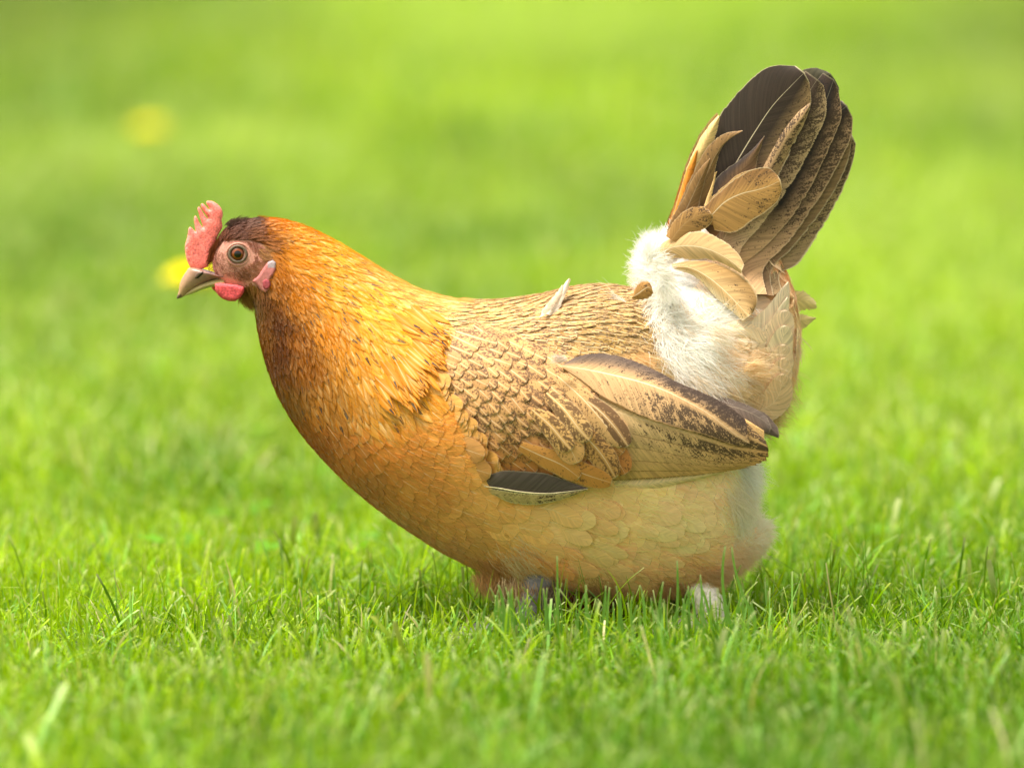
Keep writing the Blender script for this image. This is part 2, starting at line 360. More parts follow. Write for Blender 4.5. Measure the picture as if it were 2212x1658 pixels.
CK = [c[8] for c in CH]
for i_, k_ in enumerate(CK):
    if k_ in 'bfd': CC[i_] *= (1.12, 1.04, .90) if k_ == 'b' else (1.28, 1.08, .98)
    if k_ == 'p': CC[i_] = CC[i_] * (.72, .67, .62)
    if k_ == 'n': CC[i_] = CC[i_] * ((.92, .84, .74) if CU[i_, 0] > 790 and CU[i_, 1] < 680 else (.97, 1.16, .58))
def chart(u, v):
    d2 = (CU[:, 0] - u) ** 2 + (CU[:, 1] - v) ** 2
    wt = 1 / (d2 + 12 ** 2) ** 2; wt /= wt.sum()
    ang = math.atan2((np.sin(CA) * wt).sum(), (np.cos(CA) * wt).sum())
    return ang, wt @ CC, wt @ CS, CK[int(np.argmin(d2))]
FACE = crop1([(530,900),(560,850),(625,850),(650,740),(720,665),(850,628),(1000,622),(1130,640),(1250,690),(1330,760),(1345,880),(1340,1000),(1330,1100),(1290,1230),(1180,1240),(1080,1180),(1000,1230),(640,1260),(500,1230),(400,1180),(400,900)])
def inside(poly, u, v):
    r = False; j = len(poly) - 1
    for i in range(len(poly)):
        if (poly[i][1] > v) != (poly[j][1] > v) and u < (poly[j][0]-poly[i][0])*(v-poly[i][1])/(poly[j][1]-poly[i][1])+poly[i][0]: r = not r
        j = i
    return r
# body colours (skin in the face, plumage colour elsewhere)
uvb = near_uv(BV)
bcol = np.empty((nv, 3))
for i in range(nv):
    u, v = uvb[i]
    if u < 605 and inside(FACE, u, v):
        k = (u - 450) / 140
        c = lin((192, 132, 116)) * (1 - .35 * max(0, min(1, k))) + lin((176, 128, 104)) * .35 * max(0, min(1, k))
        bcol[i] = c * (1 + .10 * math.sin(u * .9) * math.sin(v * 1.1))
    else: bcol[i] = chart(u, v)[1] * .75
bme.clear_geometry
M_BODYSKIN = skin_material('skin_and_plumage_base', rough=0.55, bump=0.7, scale=1500, sss=0.1, var=0.16)
bme.materials.clear(); bme.name = 'body'
at = bme.attributes.new('col', 'FLOAT_COLOR', 'POINT'); at.data.foreach_set('color', np.c_[bcol, np.ones(nv)].astype(np.float32).ravel())
bme.polygons.foreach_set('use_smooth', [True] * len(bme.polygons))
body = link('body', bme, M_BODYSKIN, hen)

# --- outline of a feather: half width as a function of t
def w_round(t, r=.62):
    w = np.minimum(1, .45 + 1.1 * t); k = t > r
    return np.where(k, w * np.sqrt(np.clip(1 - ((t - r) / (1 - r)) ** 2, 0.0, 1)), w)
def w_lance(t): return np.minimum(1, .5 + 1.2 * t) * np.clip(1 - np.clip((t - .45) / .55, 0, 1) ** 1.7, 0, 1) ** .85
ACR = np.array([-1, -.62, -.22, 0, .22, .62, 1.0])
def body_feather(bt, p0, ang, col, L, W, lift, shape, pat, edge, rows=10, cup=.10):
    """shingle one feather along the trunk surface"""
    p, n = surf(p0); d = np.array([math.cos(ang), 0, math.sin(ang)]); d -= n * d.dot(n)
    if np.linalg.norm(d) < .15: d = np.array([0.6, 0, -0.5]); d -= n * d.dot(n)
    d /= np.linalg.norm(d); t = 1 - (1 - np.linspace(0, 1, rows)) ** 1.7; G = np.empty((rows, 7, 3))
    prof = w_round(t) if shape == 'r' else w_lance(t)
    q = p.copy(); curl = rng.normal(0, .09); twist = rng.normal(0, .10 if shape == 'l' else .025)
    for i in range(rows):
        s_ = np.cross(n, d); h = .0004 + lift * t[i] - cup * L * .12 * t[i] ** 3
        x = ACR * prof[i] * W
        G[i] = q + n * h + s_[None] * (x[:, None]) - n[None] * ((x ** 2) / W * .08)[:, None] + n[None] * (x * twist)[:, None]
        if i < rows - 1:
            st = L * (t[i + 1] - t[i]); q2, n = surf(q + d * st); d = d + s_ * curl * st / L; d = d - n * d.dot(n); d /= np.linalg.norm(d); q = q2
    sd_ = rng.uniform(0, 50)
    fuv = np.empty((rows, 7, 3)); fuv[..., 0] = ACR[None]; fuv[..., 1] = t[:, None]; fuv[..., 2] = sd_
    bt.grid(G, col, fuv, np.array(pat, float), np.array([edge, L * 1000, W * 1000]), mirror=True)

# --- wing surface (analytic, stands proud of the trunk)
def YW(u, v):
    u = np.asarray(u, float); v = np.asarray(v, float)
    yc = np.interp(u, [900, 960, 1000, 1080, 1250, 1450, 1600, 1720], [-.040, -.046, -.0515, -.0590, -.0615, -.0575, -.049, -.040])
    vc = np.interp(u, [930, 1100, 1300, 1500, 1700], [850, 900, 930, 945, 955])
    q = (v - vc) / 200; return yc + np.where(q < 0, .030, .016) * q * q
def px_feather(bt, path, halfw, off0, off1, col, shape, pat, edge, rows=9, mirror=False, yfun=YW, camber=.0005, jag=0):
    t = 1 - (1 - np.linspace(0, 1, rows)) ** 1.7; cf = spl(path, 60); c = np.stack([np.interp(t, np.linspace(0, 1, 60), cf[:, 0]), np.interp(t, np.linspace(0, 1, 60), cf[:, 1])], -1); tg = np.gradient(c, axis=0); tg /= np.linalg.norm(tg, axis=1, keepdims=True)
    nrm = np.stack([-tg[:, 1], tg[:, 0]], -1); prof = (w_round(t, .7) if shape == 'r' else w_lance(t)) * halfw
    uv = c[:, None] + nrm[:, None] * (ACR[None, :] * prof[:, None])[..., None]
    y = yfun(uv[..., 0], uv[..., 1]) - (off0 + (off1 - off0) * t[:, None]) + camber * ACR[None] ** 2
    G = unproj(uv, y); fuv = np.empty((rows, 7, 3)); fuv[..., 0] = ACR[None]; fuv[..., 1] = t[:, None]; fuv[..., 2] = rng.uniform(0, 50)
    L = np.linalg.norm(np.diff(c, axis=0), axis=1).sum() * S * 1000
    bt.grid(G, col, fuv, np.array(pat, float), np.array([edge, L, halfw * S * 1000]), mirror)

def head_hit(u, v):
    q0 = unproj((u, v), -.14); r_ = unproj((u, v), 0) - q0; h = bvh.ray_cast(Vector(q0), Vector(r_).normalized())
    return np.array(h[0]) if h[0] else None
# --- scatter over trunk
faces_v = np.array([tuple(p.vertices) for p in bme.polygons if len(p.vertices) == 4]); fc = BV[faces_v].mean(1)
fa = np.linalg.norm(np.cross(BV[faces_v[:, 2]] - BV[faces_v[:, 0]], BV[faces_v[:, 3]] - BV[faces_v[:, 1]]), axis=1)
ok = fc[:, 1] < 0.002; fc = fc[ok]; fa = fa[ok]
cand = rng.choice(len(fc), 60000, p=fa / fa.sum()); cp = fc[cand] + rng.normal(0, .0008, (60000, 3))
cuv = near_uv(cp)
PL = {k: Batch() for k in 'hnbpfd'}
cell = {}; seeds = []
WPOLY = [(1010,760),(1130,745),(1230,790),(1400,830),(1600,900),(1660,960),(1600,1000),(1300,1030),(1150,1030),(1050,960),(1000,860)]
for i in range(len(cp)):
    u, v = cuv[i]
    if u < 612 and (inside(FACE, u, v)): continue
    if u < 470 : continue
    if inside(WPOLY, u, v): continue
    ang, col, sz, kd_ = chart(u, v)
    if kd_ == 'w': continue
    r = .40 * math.sqrt(sz[0] * sz[1]) * S
    if kd_ in 'h': r *= .62
    if kd_ == 'n': r *= .98
    g0 = tuple(np.floor(cp[i] / .004).astype(int)); k = int(r / .004) + 1; bad = False
    for a in range(-k, k + 1):
        for b in range(-k, k + 1):
            for c in range(-k, k + 1):
                for q in cell.get((g0[0]+a, g0[1]+b, g0[2]+c), ()):
                    if ((q - cp[i]) ** 2).sum() < r * r: bad = True; break
                if bad: break
            if bad: break
        if bad: break
    if bad: continue
    cell.setdefault(g0, []).append(cp[i]); seeds.append((cp[i], u, v, ang, col, sz, kd_))
ends = []
for p, u, v, ang, col, sz, k in seeds:
    L = sz[0] * S * rng.uniform(.85, 1.2); W = sz[1] * .5 * S * rng.uniform(.9, 1.15)
    br = rng.uniform(.93, 1.07) if k in 'bfd' else rng.uniform(.84, 1.14); a = ang + rng.normal(0, .10); hue = rng.normal(0, .04)
    col = np.clip(col * br * np.array([1 + hue * .3, 1, 1 - hue]), 0, 1)
    p = p - np.array([math.cos(a), 0, math.sin(a)]) * L * .45
    ends.append((p, a, L, col, k))
    if k == 'h': body_feather(PL['h'], p, a, col, L * 1.3, W * .9, .0012, 'l', (0, 0, 0), 0, rows=5)
    elif k == 'n':
        nearback = max(0, min(1, (u - 820) / 120)) * max(0, min(1, (720 - v) / 60))
        spot = (rng.random() < (.34 if u > 640 and v < 880 else .06)) * rng.uniform(.8, 1)
        pale = rng.uniform(.15, .9) * (.35 + .65 * min(1, max(0, (u - 600) / 150))) * min(1, max(.15, (col[0] - .08) / .5))
        c2 = col * (1 - .0) + (np.array([.84, .60, .28]) - col) * .30 * pale * rng.random()
        body_feather(PL['n'], p, a, c2, L * 1.42, W * 1.38, .0017, 'l', (nearback * .35, spot, pale), .10)
    elif k == 'b': body_feather(PL['b'], p, a, col, L * 1.2, W * 1.3, .0019, 'r', (0, 0, .45 + .5 * rng.random()), .12)
    elif k == 'p': body_feather(PL['p'], p, a, col, L, W, .0022, 'r' if v > 730 else 'l', (.50 + .25 * rng.random(), 0, .85), .75)
    elif k == 'f': body_feather(PL['f'], p, a, col * rng.uniform(.94, 1.08), L * 1.15, W * 1.4, .0023, 'r', (0, 0, .3 * rng.random()), .35)
    elif k == 'd': body_feather(PL['d'], p, a, col, L, W, .0016, 'r', (0, 0, 0), .1)
bp = Batch()   # longer, looser feathers lying over the flank and belly
for i in range(105):
    u = rng.uniform(1010, 1590); v = rng.uniform(1070, 1262)
    if v < 1080 + (1250 - u) * .45 and u < 1150: continue
    ang, col, sz, kd_ = chart(u, v); h = head_hit(u, v)
    if h is None: continue
    body_feather(bp, h, ang + rng.normal(-.06, .16), np.clip(col * rng.uniform(.92, 1.10) * [1, .90, .86], 0, .92), rng.uniform(90, 150) * S, rng.uniform(15, 32) * S, rng.uniform(.0026, .0042), 'r', (0, 0, .5 * rng.random()), .25, rows=12)
bp.build('flank_plumage', M_BODY, hen)
PL['h'].build('head_plumage', M_HACKLE, hen)
PL['n'].build('neck_plumage', M_HACKLE, hen)
PL['b'].build('breast_plumage', M_BODY, hen)
PL['p'].build('back_plumage', M_MOTTLED, hen)
PL['f'].build('belly_plumage', M_BODY, hen)
PL['d'].build('rump_plumage', M_BODY, hen)

# loose barbs that soften every plumage zone
sb = Strands(); P_, D_, L_, W_, C_, B_ = [], [], [], [], [], []
for p, a, L, col, k in ends:
    m = {'h': 5, 'n': 8, 'b': 20, 'p': 5, 'f': 24, 'd': 34}[k]
    for j in range(m):
        q, n = surf(p + np.array([math.cos(a), 0, math.sin(a)]) * L * rng.uniform(.2, 1.0) + rng.normal(0, .0035, 3))
        if k == 'h':
            uu, vv = near_uv(q)
            if inside(FACE, uu, vv): continue
        aa = a + rng.normal(0, .22); d = np.array([math.cos(aa), 0, math.sin(aa)]); d -= n * d.dot(n); d /= np.linalg.norm(d) + 1e-6
        lf = {'h': .18, 'n': .10, 'b': .10, 'p': .12, 'f': .16, 'd': .28}[k] * rng.uniform(.3, 1.4)
        P_.append(q + n * {'h': .0008, 'n': .0018, 'b': .002, 'p': .0018, 'f': .0022, 'd': .0020}[k]); D_.append(d + n * lf); B_.append(-n * lf * .5)
        L_.append(L * {'h': .5, 'n': .35, 'b': .22, 'p': .25, 'f': .45, 'd': .55}[k] * rng.uniform(.6, 1.2)); W_.append(.00022)
        C_.append(np.clip(col * rng.uniform(.9, 1.3), 0, .95))
sb.add(np.array(P_), np.array(D_), np.array(L_), np.array(W_), np.array(C_), np.array(B_), k=4, mirror=True)
sb.build('loose_barbs', M_STRAND, hen)

# --- white down of the rump, in radiating tufts
wd = Strands()
def tuft(uv, ang, spread, n, L, col, y=None, lift=.35, rad=16, bend=0.0, w_=.00034):
    P, D, Ls, C, B = [], [], [], [], []
    for i in range(n):
        u = uv[0] + rng.normal(0, rad); v = uv[1] + rng.normal(0, rad)
        q0 = unproj((u, v), -.14 if y is None else y)
        if y is None:
            ray = q0 - np.array([0, -CAM_D, CAM_H]); ray /= np.linalg.norm(ray)
            h = bvh.ray_cast(Vector(q0), Vector(ray))
            if h[0] is None: q, nn = surf(unproj((u, v), -.03))
            else: q, nn = surf(np.array(h[0]))
        else: q = q0; nn = np.array([0, -1, 0])
        a = math.radians(ang) + rng.normal(0, math.radians(spread)); d = np.array([math.cos(a), 0, math.sin(a)])
        d = d - nn * d.dot(nn) * .6; d /= np.linalg.norm(d) + 1e-6
        P.append(q + nn * rng.uniform(0, .003)); D.append(d + nn * lift * rng.uniform(.2, 1.3)); Ls.append(L * S * rng.uniform(.5, 1.15))
        C.append(np.clip(lin(col) * rng.uniform(.88, 1.06), 0, .93)); B.append(np.array([0, 0, -bend]) - nn * lift * .5)
    wd.add(np.array(P), np.array(D), np.array(Ls), np.full(n, w_), np.array(C), np.array(B), k=5, mirror=True)
WHT = (250, 246, 238)
for uv, a, sp, n, L in (((1400,560),135,32,1100,52),((1388,590),165,25,500,38),((1412,540),105,26,900,46),((1440,520),85,24,420,40),((1420,600),-160,60,500,40),
        ((1440,640),-110,50,700,50),((1430,680),-80,36,500,50),((1455,700),-50,40,900,60),((1440,740),-60,26,700,64),((1470,780),-50,24,900,74),
        ((1500,820),-48,20,800,74),((1500,740),-35,28,1100,80),((1550,790),-38,24,700,76),((1530,700),-20,34,700,70),((1540,650),-60,36,400,60),((1590,690),-40,30,300,60)):
    tuft(uv, a, sp, n, L, WHT)
for uv, a, sp, n, L, c in (((1500,790),-46,14,420,84,(244,222,190)),((1455,705),-58,16,260,70,(236,212,180)),((1540,740),-36,14,420,84,(240,214,178)),((1560,850),-40,18,900,84,(238,218,176)),((1620,860),-38,16,800,80,(228,198,148)),((1600,780),-28,20,700,80,(244,226,194)),
        ((1660,820),-60,18,700,60,(232,204,162)),((1690,740),-74,18,500,50,(240,220,190)),((1480,870),-36,14,700,80,(222,204,160)),((1400,820),-30,14,600,70,(214,198,156)),
        ((1550,905),-30,12,500,70,(220,196,150)),((1640,900),-20,16,400,46,(216,182,128)),
        ((1640,1020),-42,20,1500,60,(250,246,236)),((1600,1070),-48,20,1200,64,(246,236,212)),((1655,960),-30,22,400,40,(250,248,244)),((1625,1085),-52,18,900,60,(250,244,228)),
        ((1645,1150),8,34,1300,44,(255,246,226)),((1630,1120),25,24,500,44,(254,244,222)),((1625,1185),-25,28,800,46,(248,230,198)),((1580,1215),-30,26,700,50,(240,212,172)),((1500,1245),-30,24,700,50,(226,188,142)),((1180,1262),-70,22,700,50,(214,176,124)),((1300,1280),-60,24,600,46,(200,160,110)),((1430,1275),-40,20,500,44,(206,164,116)),
        ((1060,1235),-55,20,500,46,(196,150,96)),((1110,1205),-48,18,400,60,(226,206,160)),((1540,1255),-20,20,500,40,(222,184,142))):
    tuft(uv, a, sp, n, L, c, rad=22, lift=.22)
for uv, a, sp, n, L, c, y_ in (((1404,556),70,45,300,34,WHT,-.031),((1416,566),0,30,160,30,WHT,-.033),((1428,588),-15,28,150,34,WHT,-.034),((1430,610),-60,30,260,46,WHT,-.034),
        ((1545,716),-25,18,160,50,(248,236,220),-.040),((1615,796),10,18,160,40,(240,214,172),-.036),((1620,815),20,18,160,40,(232,200,150),-.030)):
    tuft(uv, a, sp, n, L, c, y=y_, rad=9, lift=.2)
wd.build('down_fluff', M_STRAND, hen)

# --- traced large feathers: left edge, shaft, right edge
def traced(name, Lp, Sp, Rp, parent, y, col, pat=(0, 0, .9), edge=.3, tip=.0, base=.0, mirror=True, rows=26, mat=None, camber=.002, ycross=0., tcol=None, tpow=2., jag=.8, lcol=None, rcol=None, notch=0, bcol=None, bpow=1):
    A, B, C = spl(Lp, rows), spl(Sp, rows), spl(Rp, rows); t = np.linspace(0, 1, rows)
    cc = np.array([-1, -.8, -.55, -.3, -.1, 0, .1, .3, .55, .8, 1.])
    uv = np.empty((rows, 11, 2))
    jl = rng.normal(0, jag, rows); jr = rng.normal(0, jag, rows)
    if notch:
        jr = jr - (rng.random(rows) < .16) * rng.uniform(2, notch, rows) * (t > .45); jl = jl - (rng.random(rows) < .05) * rng.uniform(1, notch * .5, rows)
    for j, c in enumerate(cc):
        o = A if c < 0 else C
        uv[:, j] = B + (o - B) * abs(c)
        if abs(c) == 1: uv[:, j] += (o - B) / (np.linalg.norm(o - B, axis=1, keepdims=True) + 1e-6) * ((jl if c < 0 else jr) * np.sin(t * math.pi) )[:, None]
    yy = (y(uv[..., 0], uv[..., 1]) if callable(y) else y) + base * ((1 - t[:, None]) ** bpow) + tip * t[:, None] + camber * cc[None] ** 2 + ycross * cc[None]
    G = unproj(uv, yy); fuv = np.empty((rows, 11, 3)); fuv[..., 0] = cc[None]; fuv[..., 1] = t[:, None]; fuv[..., 2] = rng.uniform(0, 50)
    Lm = np.linalg.norm(np.diff(B, axis=0), axis=1).sum() * S * 1000
    Wm = max(2., np.linalg.norm((C - A)[rows // 2]) * .5 * S * 1000)
    cl = np.broadcast_to(lin(col), (rows, 11, 3)).copy()
    if lcol is not None:
        k = np.clip((-cc - .15) / .5, 0, 1)[None, :, None]; cl = cl * (1 - k) + lin(lcol) * k
    if rcol is not None:
        k = np.clip((cc - .35) / .5, 0, 1)[None, :, None]; cl = cl * (1 - k) + lin(rcol) * k
    if tcol is not None: k = (t ** tpow)[:, None, None]; cl = cl * (1 - k) + lin(tcol) * k
    if bcol is not None: k = (np.clip(1 - t / .42, 0, 1) ** .8)[:, None, None]; cl = cl * (1 - k) + lin(bcol) * k
    b = Batch(); b.grid(G, cl, fuv, np.array(pat, float), np.array([edge, Lm, Wm]), mirror=False)
    b.build(name, mat or M_LARGE, parent)
    return (G, cl, fuv, pat, edge, Lm, Wm)

def bodyY(U, V_):
    U = np.asarray(U, float); V_ = np.asarray(V_, float); out = np.empty(U.shape)
    for ix in np.ndindex(U.shape):
        q0 = unproj((U[ix], V_[ix]), -.14); r_ = unproj((U[ix], V_[ix]), 0) - q0
        h = bvh.ray_cast(Vector(q0), Vector(r_).normalized())
        out[ix] = h[0].y if (h[0] and h[0].y < 0) else bvh.find_nearest(Vector(unproj((U[ix], V_[ix]), -.02)))[0].y
    return out
# ---- wings: base slab, small coverts, big coverts, flight feathers
def make_wing(side):
    wl = [(945,790,830),(985,735,905),(1040,725,985),(1110,748,1030),(1200,775,1035),(1300,800,1030),(1420,835,1022),(1530,872,1008),(1610,905,990),(1650,930,965)]
    a = spl(wl, 50); m = 14; V = []
    for u, v0, v1 in a:
        for j in range(m):
            v = v0 + (v1 - v0) * j / (m - 1); V.append(unproj((u, v), YW(u, v)))
        for j in range(m):
            v = v1 + (v0 - v1) * j / (m - 1); V.append(unproj((u, v), YW(u, v) + .007))
    V = np.array(V); k = 2 * m
    F = [(i*k+j, i*k+(j+1) % k, (i+1)*k+(j+1) % k, (i+1)*k+j) for i in range(len(a)-1) for j in range(k)]
    V[:, 1] *= side
    if side < 0: F = [f[::-1] for f in F]
    uv = near_uv(V); cl = np.array([lin((205, 165, 105)) for _ in uv])
    w = mesh_np('wing', V, F, M_BODYSKIN, hen, dict(col=cl))
    if side < 0:
        V2 = V
    return w
wing = make_wing(1); wing['label'] = 'near wing folded along the flank'
wing2 = make_wing(-1); wing2['label'] = 'far wing folded along the hidden flank'
def mirror_copy(o, parent):
    me = o.data.copy(); n = len(me.vertices); co = np.empty(n*3, np.float32); me.vertices.foreach_get('co', co); co = co.reshape(-1, 3); co[:, 1] *= -1
    me.vertices.foreach_set('co', co.ravel()); me.flip_normals(); me.update()
    c = o.copy(); c.data = me; COLL.objects.link(c); c.parent = parent; return c
yw = lambda off: (lambda u, v: YW(u, v) - off)
X5 = crop5
# lower flight feathers first (deepest), towards the long tertial on top
traced('primary_feather', crop5([(900,420),(1200,520),(1450,600),(1650,670),(1800,740),(1890,850)]), crop5([(900,520),(1200,600),(1450,680),(1640,750),(1780,820),(1905,915)]), crop5([(900,640),(1200,720),(1450,800),(1640,850),(1780,900),(1900,940)]), wing, yw(-.008), (108,92,84), (0,0,.3), .25, camber=.001)
traced('primary_feather', crop5([(900,420),(1200,500),(1400,580),(1560,630),(1700,690),(1800,760)]), crop5([(900,520),(1200,600),(1450,660),(1600,700),(1740,770),(1840,850)]), crop5([(900,640),(1200,720),(1450,800),(1600,830),(1720,880),(1820,900)]), wing, yw(-.006), (112,98,90), (0,0,.3), .25, camber=.001)
traced('secondary_feather', crop5([(100,1200),(400,1250),(700,1270),(1000,1240),(1250,1215),(1440,1200)]), crop5([(100,1300),(400,1310),(700,1325),(1000,1290),(1250,1250),(1445,1215)]), crop5([(100,1420),(300,1420),(560,1400),(900,1350),(1200,1285),(1450,1225)]), wing, yw(-.002), (238,206,164), (0,0,.25), .4, camber=.0016)
traced('secondary_feather', crop5([(-150,1380),(100,1370),(300,1350),(500,1330),(650,1330),(800,1340)]), crop5([(-150,1420),(100,1415),(300,1400),(500,1385),(650,1375),(830,1345)]), crop5([(-150,1500),(50,1480),(250,1450),(450,1420),(650,1390),(850,1350)]), wing, yw(-.003), (232,202,146), (0,0,.2), .4, camber=.0016)
low = [ # (left/top edge, shaft, bottom edge, stipple)
 ([(200,900),(560,1000),(900,1060),(1250,1120),(1500,1160),(1650,1180)], [(150,1050),(560,1150),(900,1175),(1250,1180),(1500,1180),(1690,1176)], [(100,1200),(400,1285),(800,1275),(1150,1250),(1450,1215),(1700,1172)], (198,158,100), .1),
 ([(200,800),(560,900),(900,980),(1250,1060),(1500,1110),(1680,1120)], [(150,950),(560,1080),(900,1120),(1250,1150),(1500,1165),(1720,1162)], [(100,1050),(450,1200),(850,1215),(1200,1210),(1480,1196),(1740,1155)], (200,162,106), .25),
 ([(250,700),(560,790),(900,880),(1250,990),(1500,1050),(1720,1080)], [(200,800),(560,960),(900,1030),(1250,1090),(1500,1120),(1755,1130)], [(200,900),(500,1100),(850,1140),(1200,1165),(1500,1178),(1760,1142)], (204,168,114), .4),
 ([(300,600),(560,690),(900,780),(1250,900),(1550,1000),(1780,1040)], [(250,700),(560,840),(900,920),(1250,1010),(1550,1080),(1795,1100)], [(250,800),(520,980),(850,1050),(1200,1110),(1520,1150),(1800,1125)], (206,172,120), .55),
 ([(300,520),(560,590),(900,690),(1250,820),(1550,930),(1800,1000)], [(300,600),(560,720),(900,820),(1250,930),(1550,1020),(1812,1060)], [(300,680),(540,860),(850,950),(1200,1030),(1520,1100),(1815,1095)], (206,174,124), .8)]
for i, (a, b, c, col, st) in enumerate(low):
    traced('secondary_feather', crop5(a), crop5(b), crop5(c), wing, yw(.0004 + .0007 * i), col, (st * .95, 0, .25), -.8, camber=.0008, tcol=(204,156,98), jag=.3)
# long tertial: dark upper vane, marbled lower vane
traced('secondary_feather', crop5([(150,300),(500,300),(900,420),(1250,560),(1550,740),(1790,960)]), crop5([(150,400),(500,450),(900,590),(1250,740),(1550,880),(1810,1010)]), crop5([(250,500),(560,680),(900,800),(1250,900),(1550,1000),(1815,1050)]), wing, yw(.0042), (200,160,108), (.85,0,.5), -.5, camber=.0008)
traced('tertial_feather', crop5([(110,325),(180,280),(300,240),(430,232),(600,262),(850,362),(1100,490),(1300,570),(1500,680),(1620,780)]),
       crop5([(90,338),(300,368),(550,420),(750,470),(950,540),(1150,640),(1300,725),(1440,830),(1560,920),(1660,985)]),
       crop5([(110,360),(250,450),(400,570),(620,690),(850,790),(1050,850),(1220,895),(1400,950),(1540,1000),(1655,1000)]), wing, yw(.0058), (196,158,112),
       (.80,0,1.0), -.4, camber=.0008, lcol=(92,76,66), jag=.5, rows=40)
# dark primary showing below the coverts
traced('primary_feather', crop8([(70,10),(170,-30),(330,-30),(500,-10),(650,45),(770,88)]), crop8([(40,74),(120,82),(300,112),(480,125),(640,112),(770,92)]), crop8([(30,84),(100,120),(250,185),(420,198),(600,160),(768,98)]), wing, yw(.0066), (92,80,76), (0,0,1.), .3, camber=.0012, rcol=(120,100,76), jag=.5)
b_ = traced('primary_feather', crop8([(0,78),(120,92),(300,118),(480,130),(640,118),(770,94)]), crop8([(0,90),(110,118),(270,160),(430,168),(600,142),(768,96)]), crop8([(-20,84),(100,124),(250,192),(420,202),(600,164),(768,99)]), wing, yw(.0074), (190,164,112), (.55,0,.0), .9, camber=.0004, jag=.4)
traced('quill', crop8([(60,73),(120,79),(300,108),(480,121),(640,108),(768,91)]), crop8([(60,77),(120,83),(300,113),(480,126),(640,112),(770,92)]), crop8([(60,81),(120,88),(300,119),(480,131),(640,116),(768,94)]), wing, yw(.0082), (236,220,180), (0,0,0), 0, camber=.0004, jag=0)
# wing coverts scatter (inside the slab), seeds ordered from the rear forward
cv = Batch(); WC = [(940,780),(985,728),(1050,722),(1140,742),(1235,800),(1290,870),(1320,920),(1325,975),(1270,1000),(1170,996),(1080,990),(1030,970),(990,920),(950,860)]
pts = []
for i in range(9000):
    u = rng.uniform(930, 1345); v = rng.uniform(715, 1045)
    if not inside(WC, u, v): continue
    rr = 17 + 12 * (u - 930) / 400
    if all((u - a) ** 2 + (v - b) ** 2 > rr * rr for a, b in pts): pts.append((u, v))
for u, v in pts:
    k = (u - 930) / 400; ang = math.radians(np.interp(v, [720, 860, 1000], [-22, -42, -36])) + rng.normal(0, .09) - .1 * k
    L = (74 + 50 * k) * rng.uniform(.85, 1.15); hw = (17 + 12 * k) * rng.uniform(.85, 1.15); d = np.array([math.cos(ang), -math.sin(ang)])
    low_ = max(0, min(1, (v - 900) / 80))
    base = lin((202, 154, 98)) * (1 - low_) + lin((192, 128, 66)) * low_
    px_feather(cv, [np.array([u, v]) - d * L * .5, (u, v), np.array([u, v]) + d * L * .5], hw, .0008 + .0006 * k, .0032 + .0016 * k, base * rng.uniform(.85, 1.15), 'r', (.44 - .20 * low_ + .34 * rng.random() - .25 * max(0, 1 - k * 5), 0, .75), .6)
for p, h, c, st, o in ((crop5([(60,420),(260,600),(430,790),(600,1010)]), 28, (206,164,108), .5, .0052), (crop5([(200,560),(400,700),(540,850),(650,1010)]), 26, (190,150,100), .95, .0056),
                       (crop5([(100,760),(300,930),(440,1090),(545,1270)]), 30, (206,156,92), .7, .0058), (crop5([(-60,740),(60,880),(160,1010),(230,1150)]), 32, (222,172,108), .35, .0070),
                       (crop5([(-120,1060),(80,1150),(300,1240),(520,1310)]), 26, (206,144,72), .35, .0062), (crop5([(-250,1000),(-80,1080),(100,1160),(250,1270)]), 26, (204,146,74), .35, .0066),
                       (crop5([(-30,560),(120,700),(240,860),(330,960)]), 28, (220,178,116), .8, .0072),(crop5([(-150,700),(0,830),(110,960),(180,1040)]), 26, (222,176,110), .75, .0080)):
    px_feather(cv, p, h, o - .001, o + .0012, lin(c), 'r', (st, 0, .9), .8, rows=14)
cvo = cv.build('covert_feathers', M_MOTTLED, wing)
cvo['kind'] = 'stuff'
# breast feathers lapping over the front of the wing
fl = Batch()
for i in range(40):
    q = i / 39; u = np.interp(q, [0, .3, .65, 1], [935, 965, 1012, 1052]) + rng.normal(0, 10); v = np.interp(q, [0, .3, .65, 1], [835, 890, 950, 1030]) + rng.normal(0, 10)
    an = math.radians(np.interp(q, [0, 1], [-30, -4])) + rng.normal(0, .08); L = rng.uniform(74, 100); d = np.array([math.cos(an), -math.sin(an)])
    px_feather(fl, [np.array([u, v]) - d * L * .6, (u, v), np.array([u, v]) + d * L * .3], rng.uniform(21, 29), .0012, .0056, lin((218, 160, 84)) * rng.uniform(.88, 1.12), 'r', (0, 0, .7), .4)
for pa, hw_, of_ in (([(900,975),(980,1000),(1062,1024)], 32, .0086), ([(890,1010),(970,1040),(1040,1062)], 32, .0080), ([(900,940),(980,962),(1048,985)], 30, .0084)):
    px_feather(fl, pa, hw_, .0004, of_, lin((208, 152, 88)), 'r', (0, 0, .9), .45, rows=14)
fl.build('shoulder_feathers', M_BODY, wing)['kind'] = 'stuff'
hk = Batch()
for i in range(120):
    q = rng.random(); u = np.interp(q, [0, .35, .7, 1], [915, 935, 900, 850]) + rng.normal(-8, 14); v = np.interp(q, [0, .35, .7, 1], [690, 745, 815, 870]) + rng.normal(0, 10)
    an = math.radians(np.interp(q, [0, .5, 1], [-32, -44, -60])) + rng.normal(0, .10); L = rng.uniform(74, 108); d = np.array([math.cos(an), -math.sin(an)])
    px_feather(hk, [np.array([u, v]) - d * L * .6, (u, v), np.array([u, v]) + d * L * .4], rng.uniform(9, 12), .0008, .0046, lin((222, 142, 24)) * rng.uniform(.75, 1.05) * [1, 1, .6], 'l', (0, float(rng.random() < .25), rng.random() * .55), .1, yfun=lambda U, V_: bodyY(U, V_))
hk.build('cape_feathers', M_HACKLE, hen)
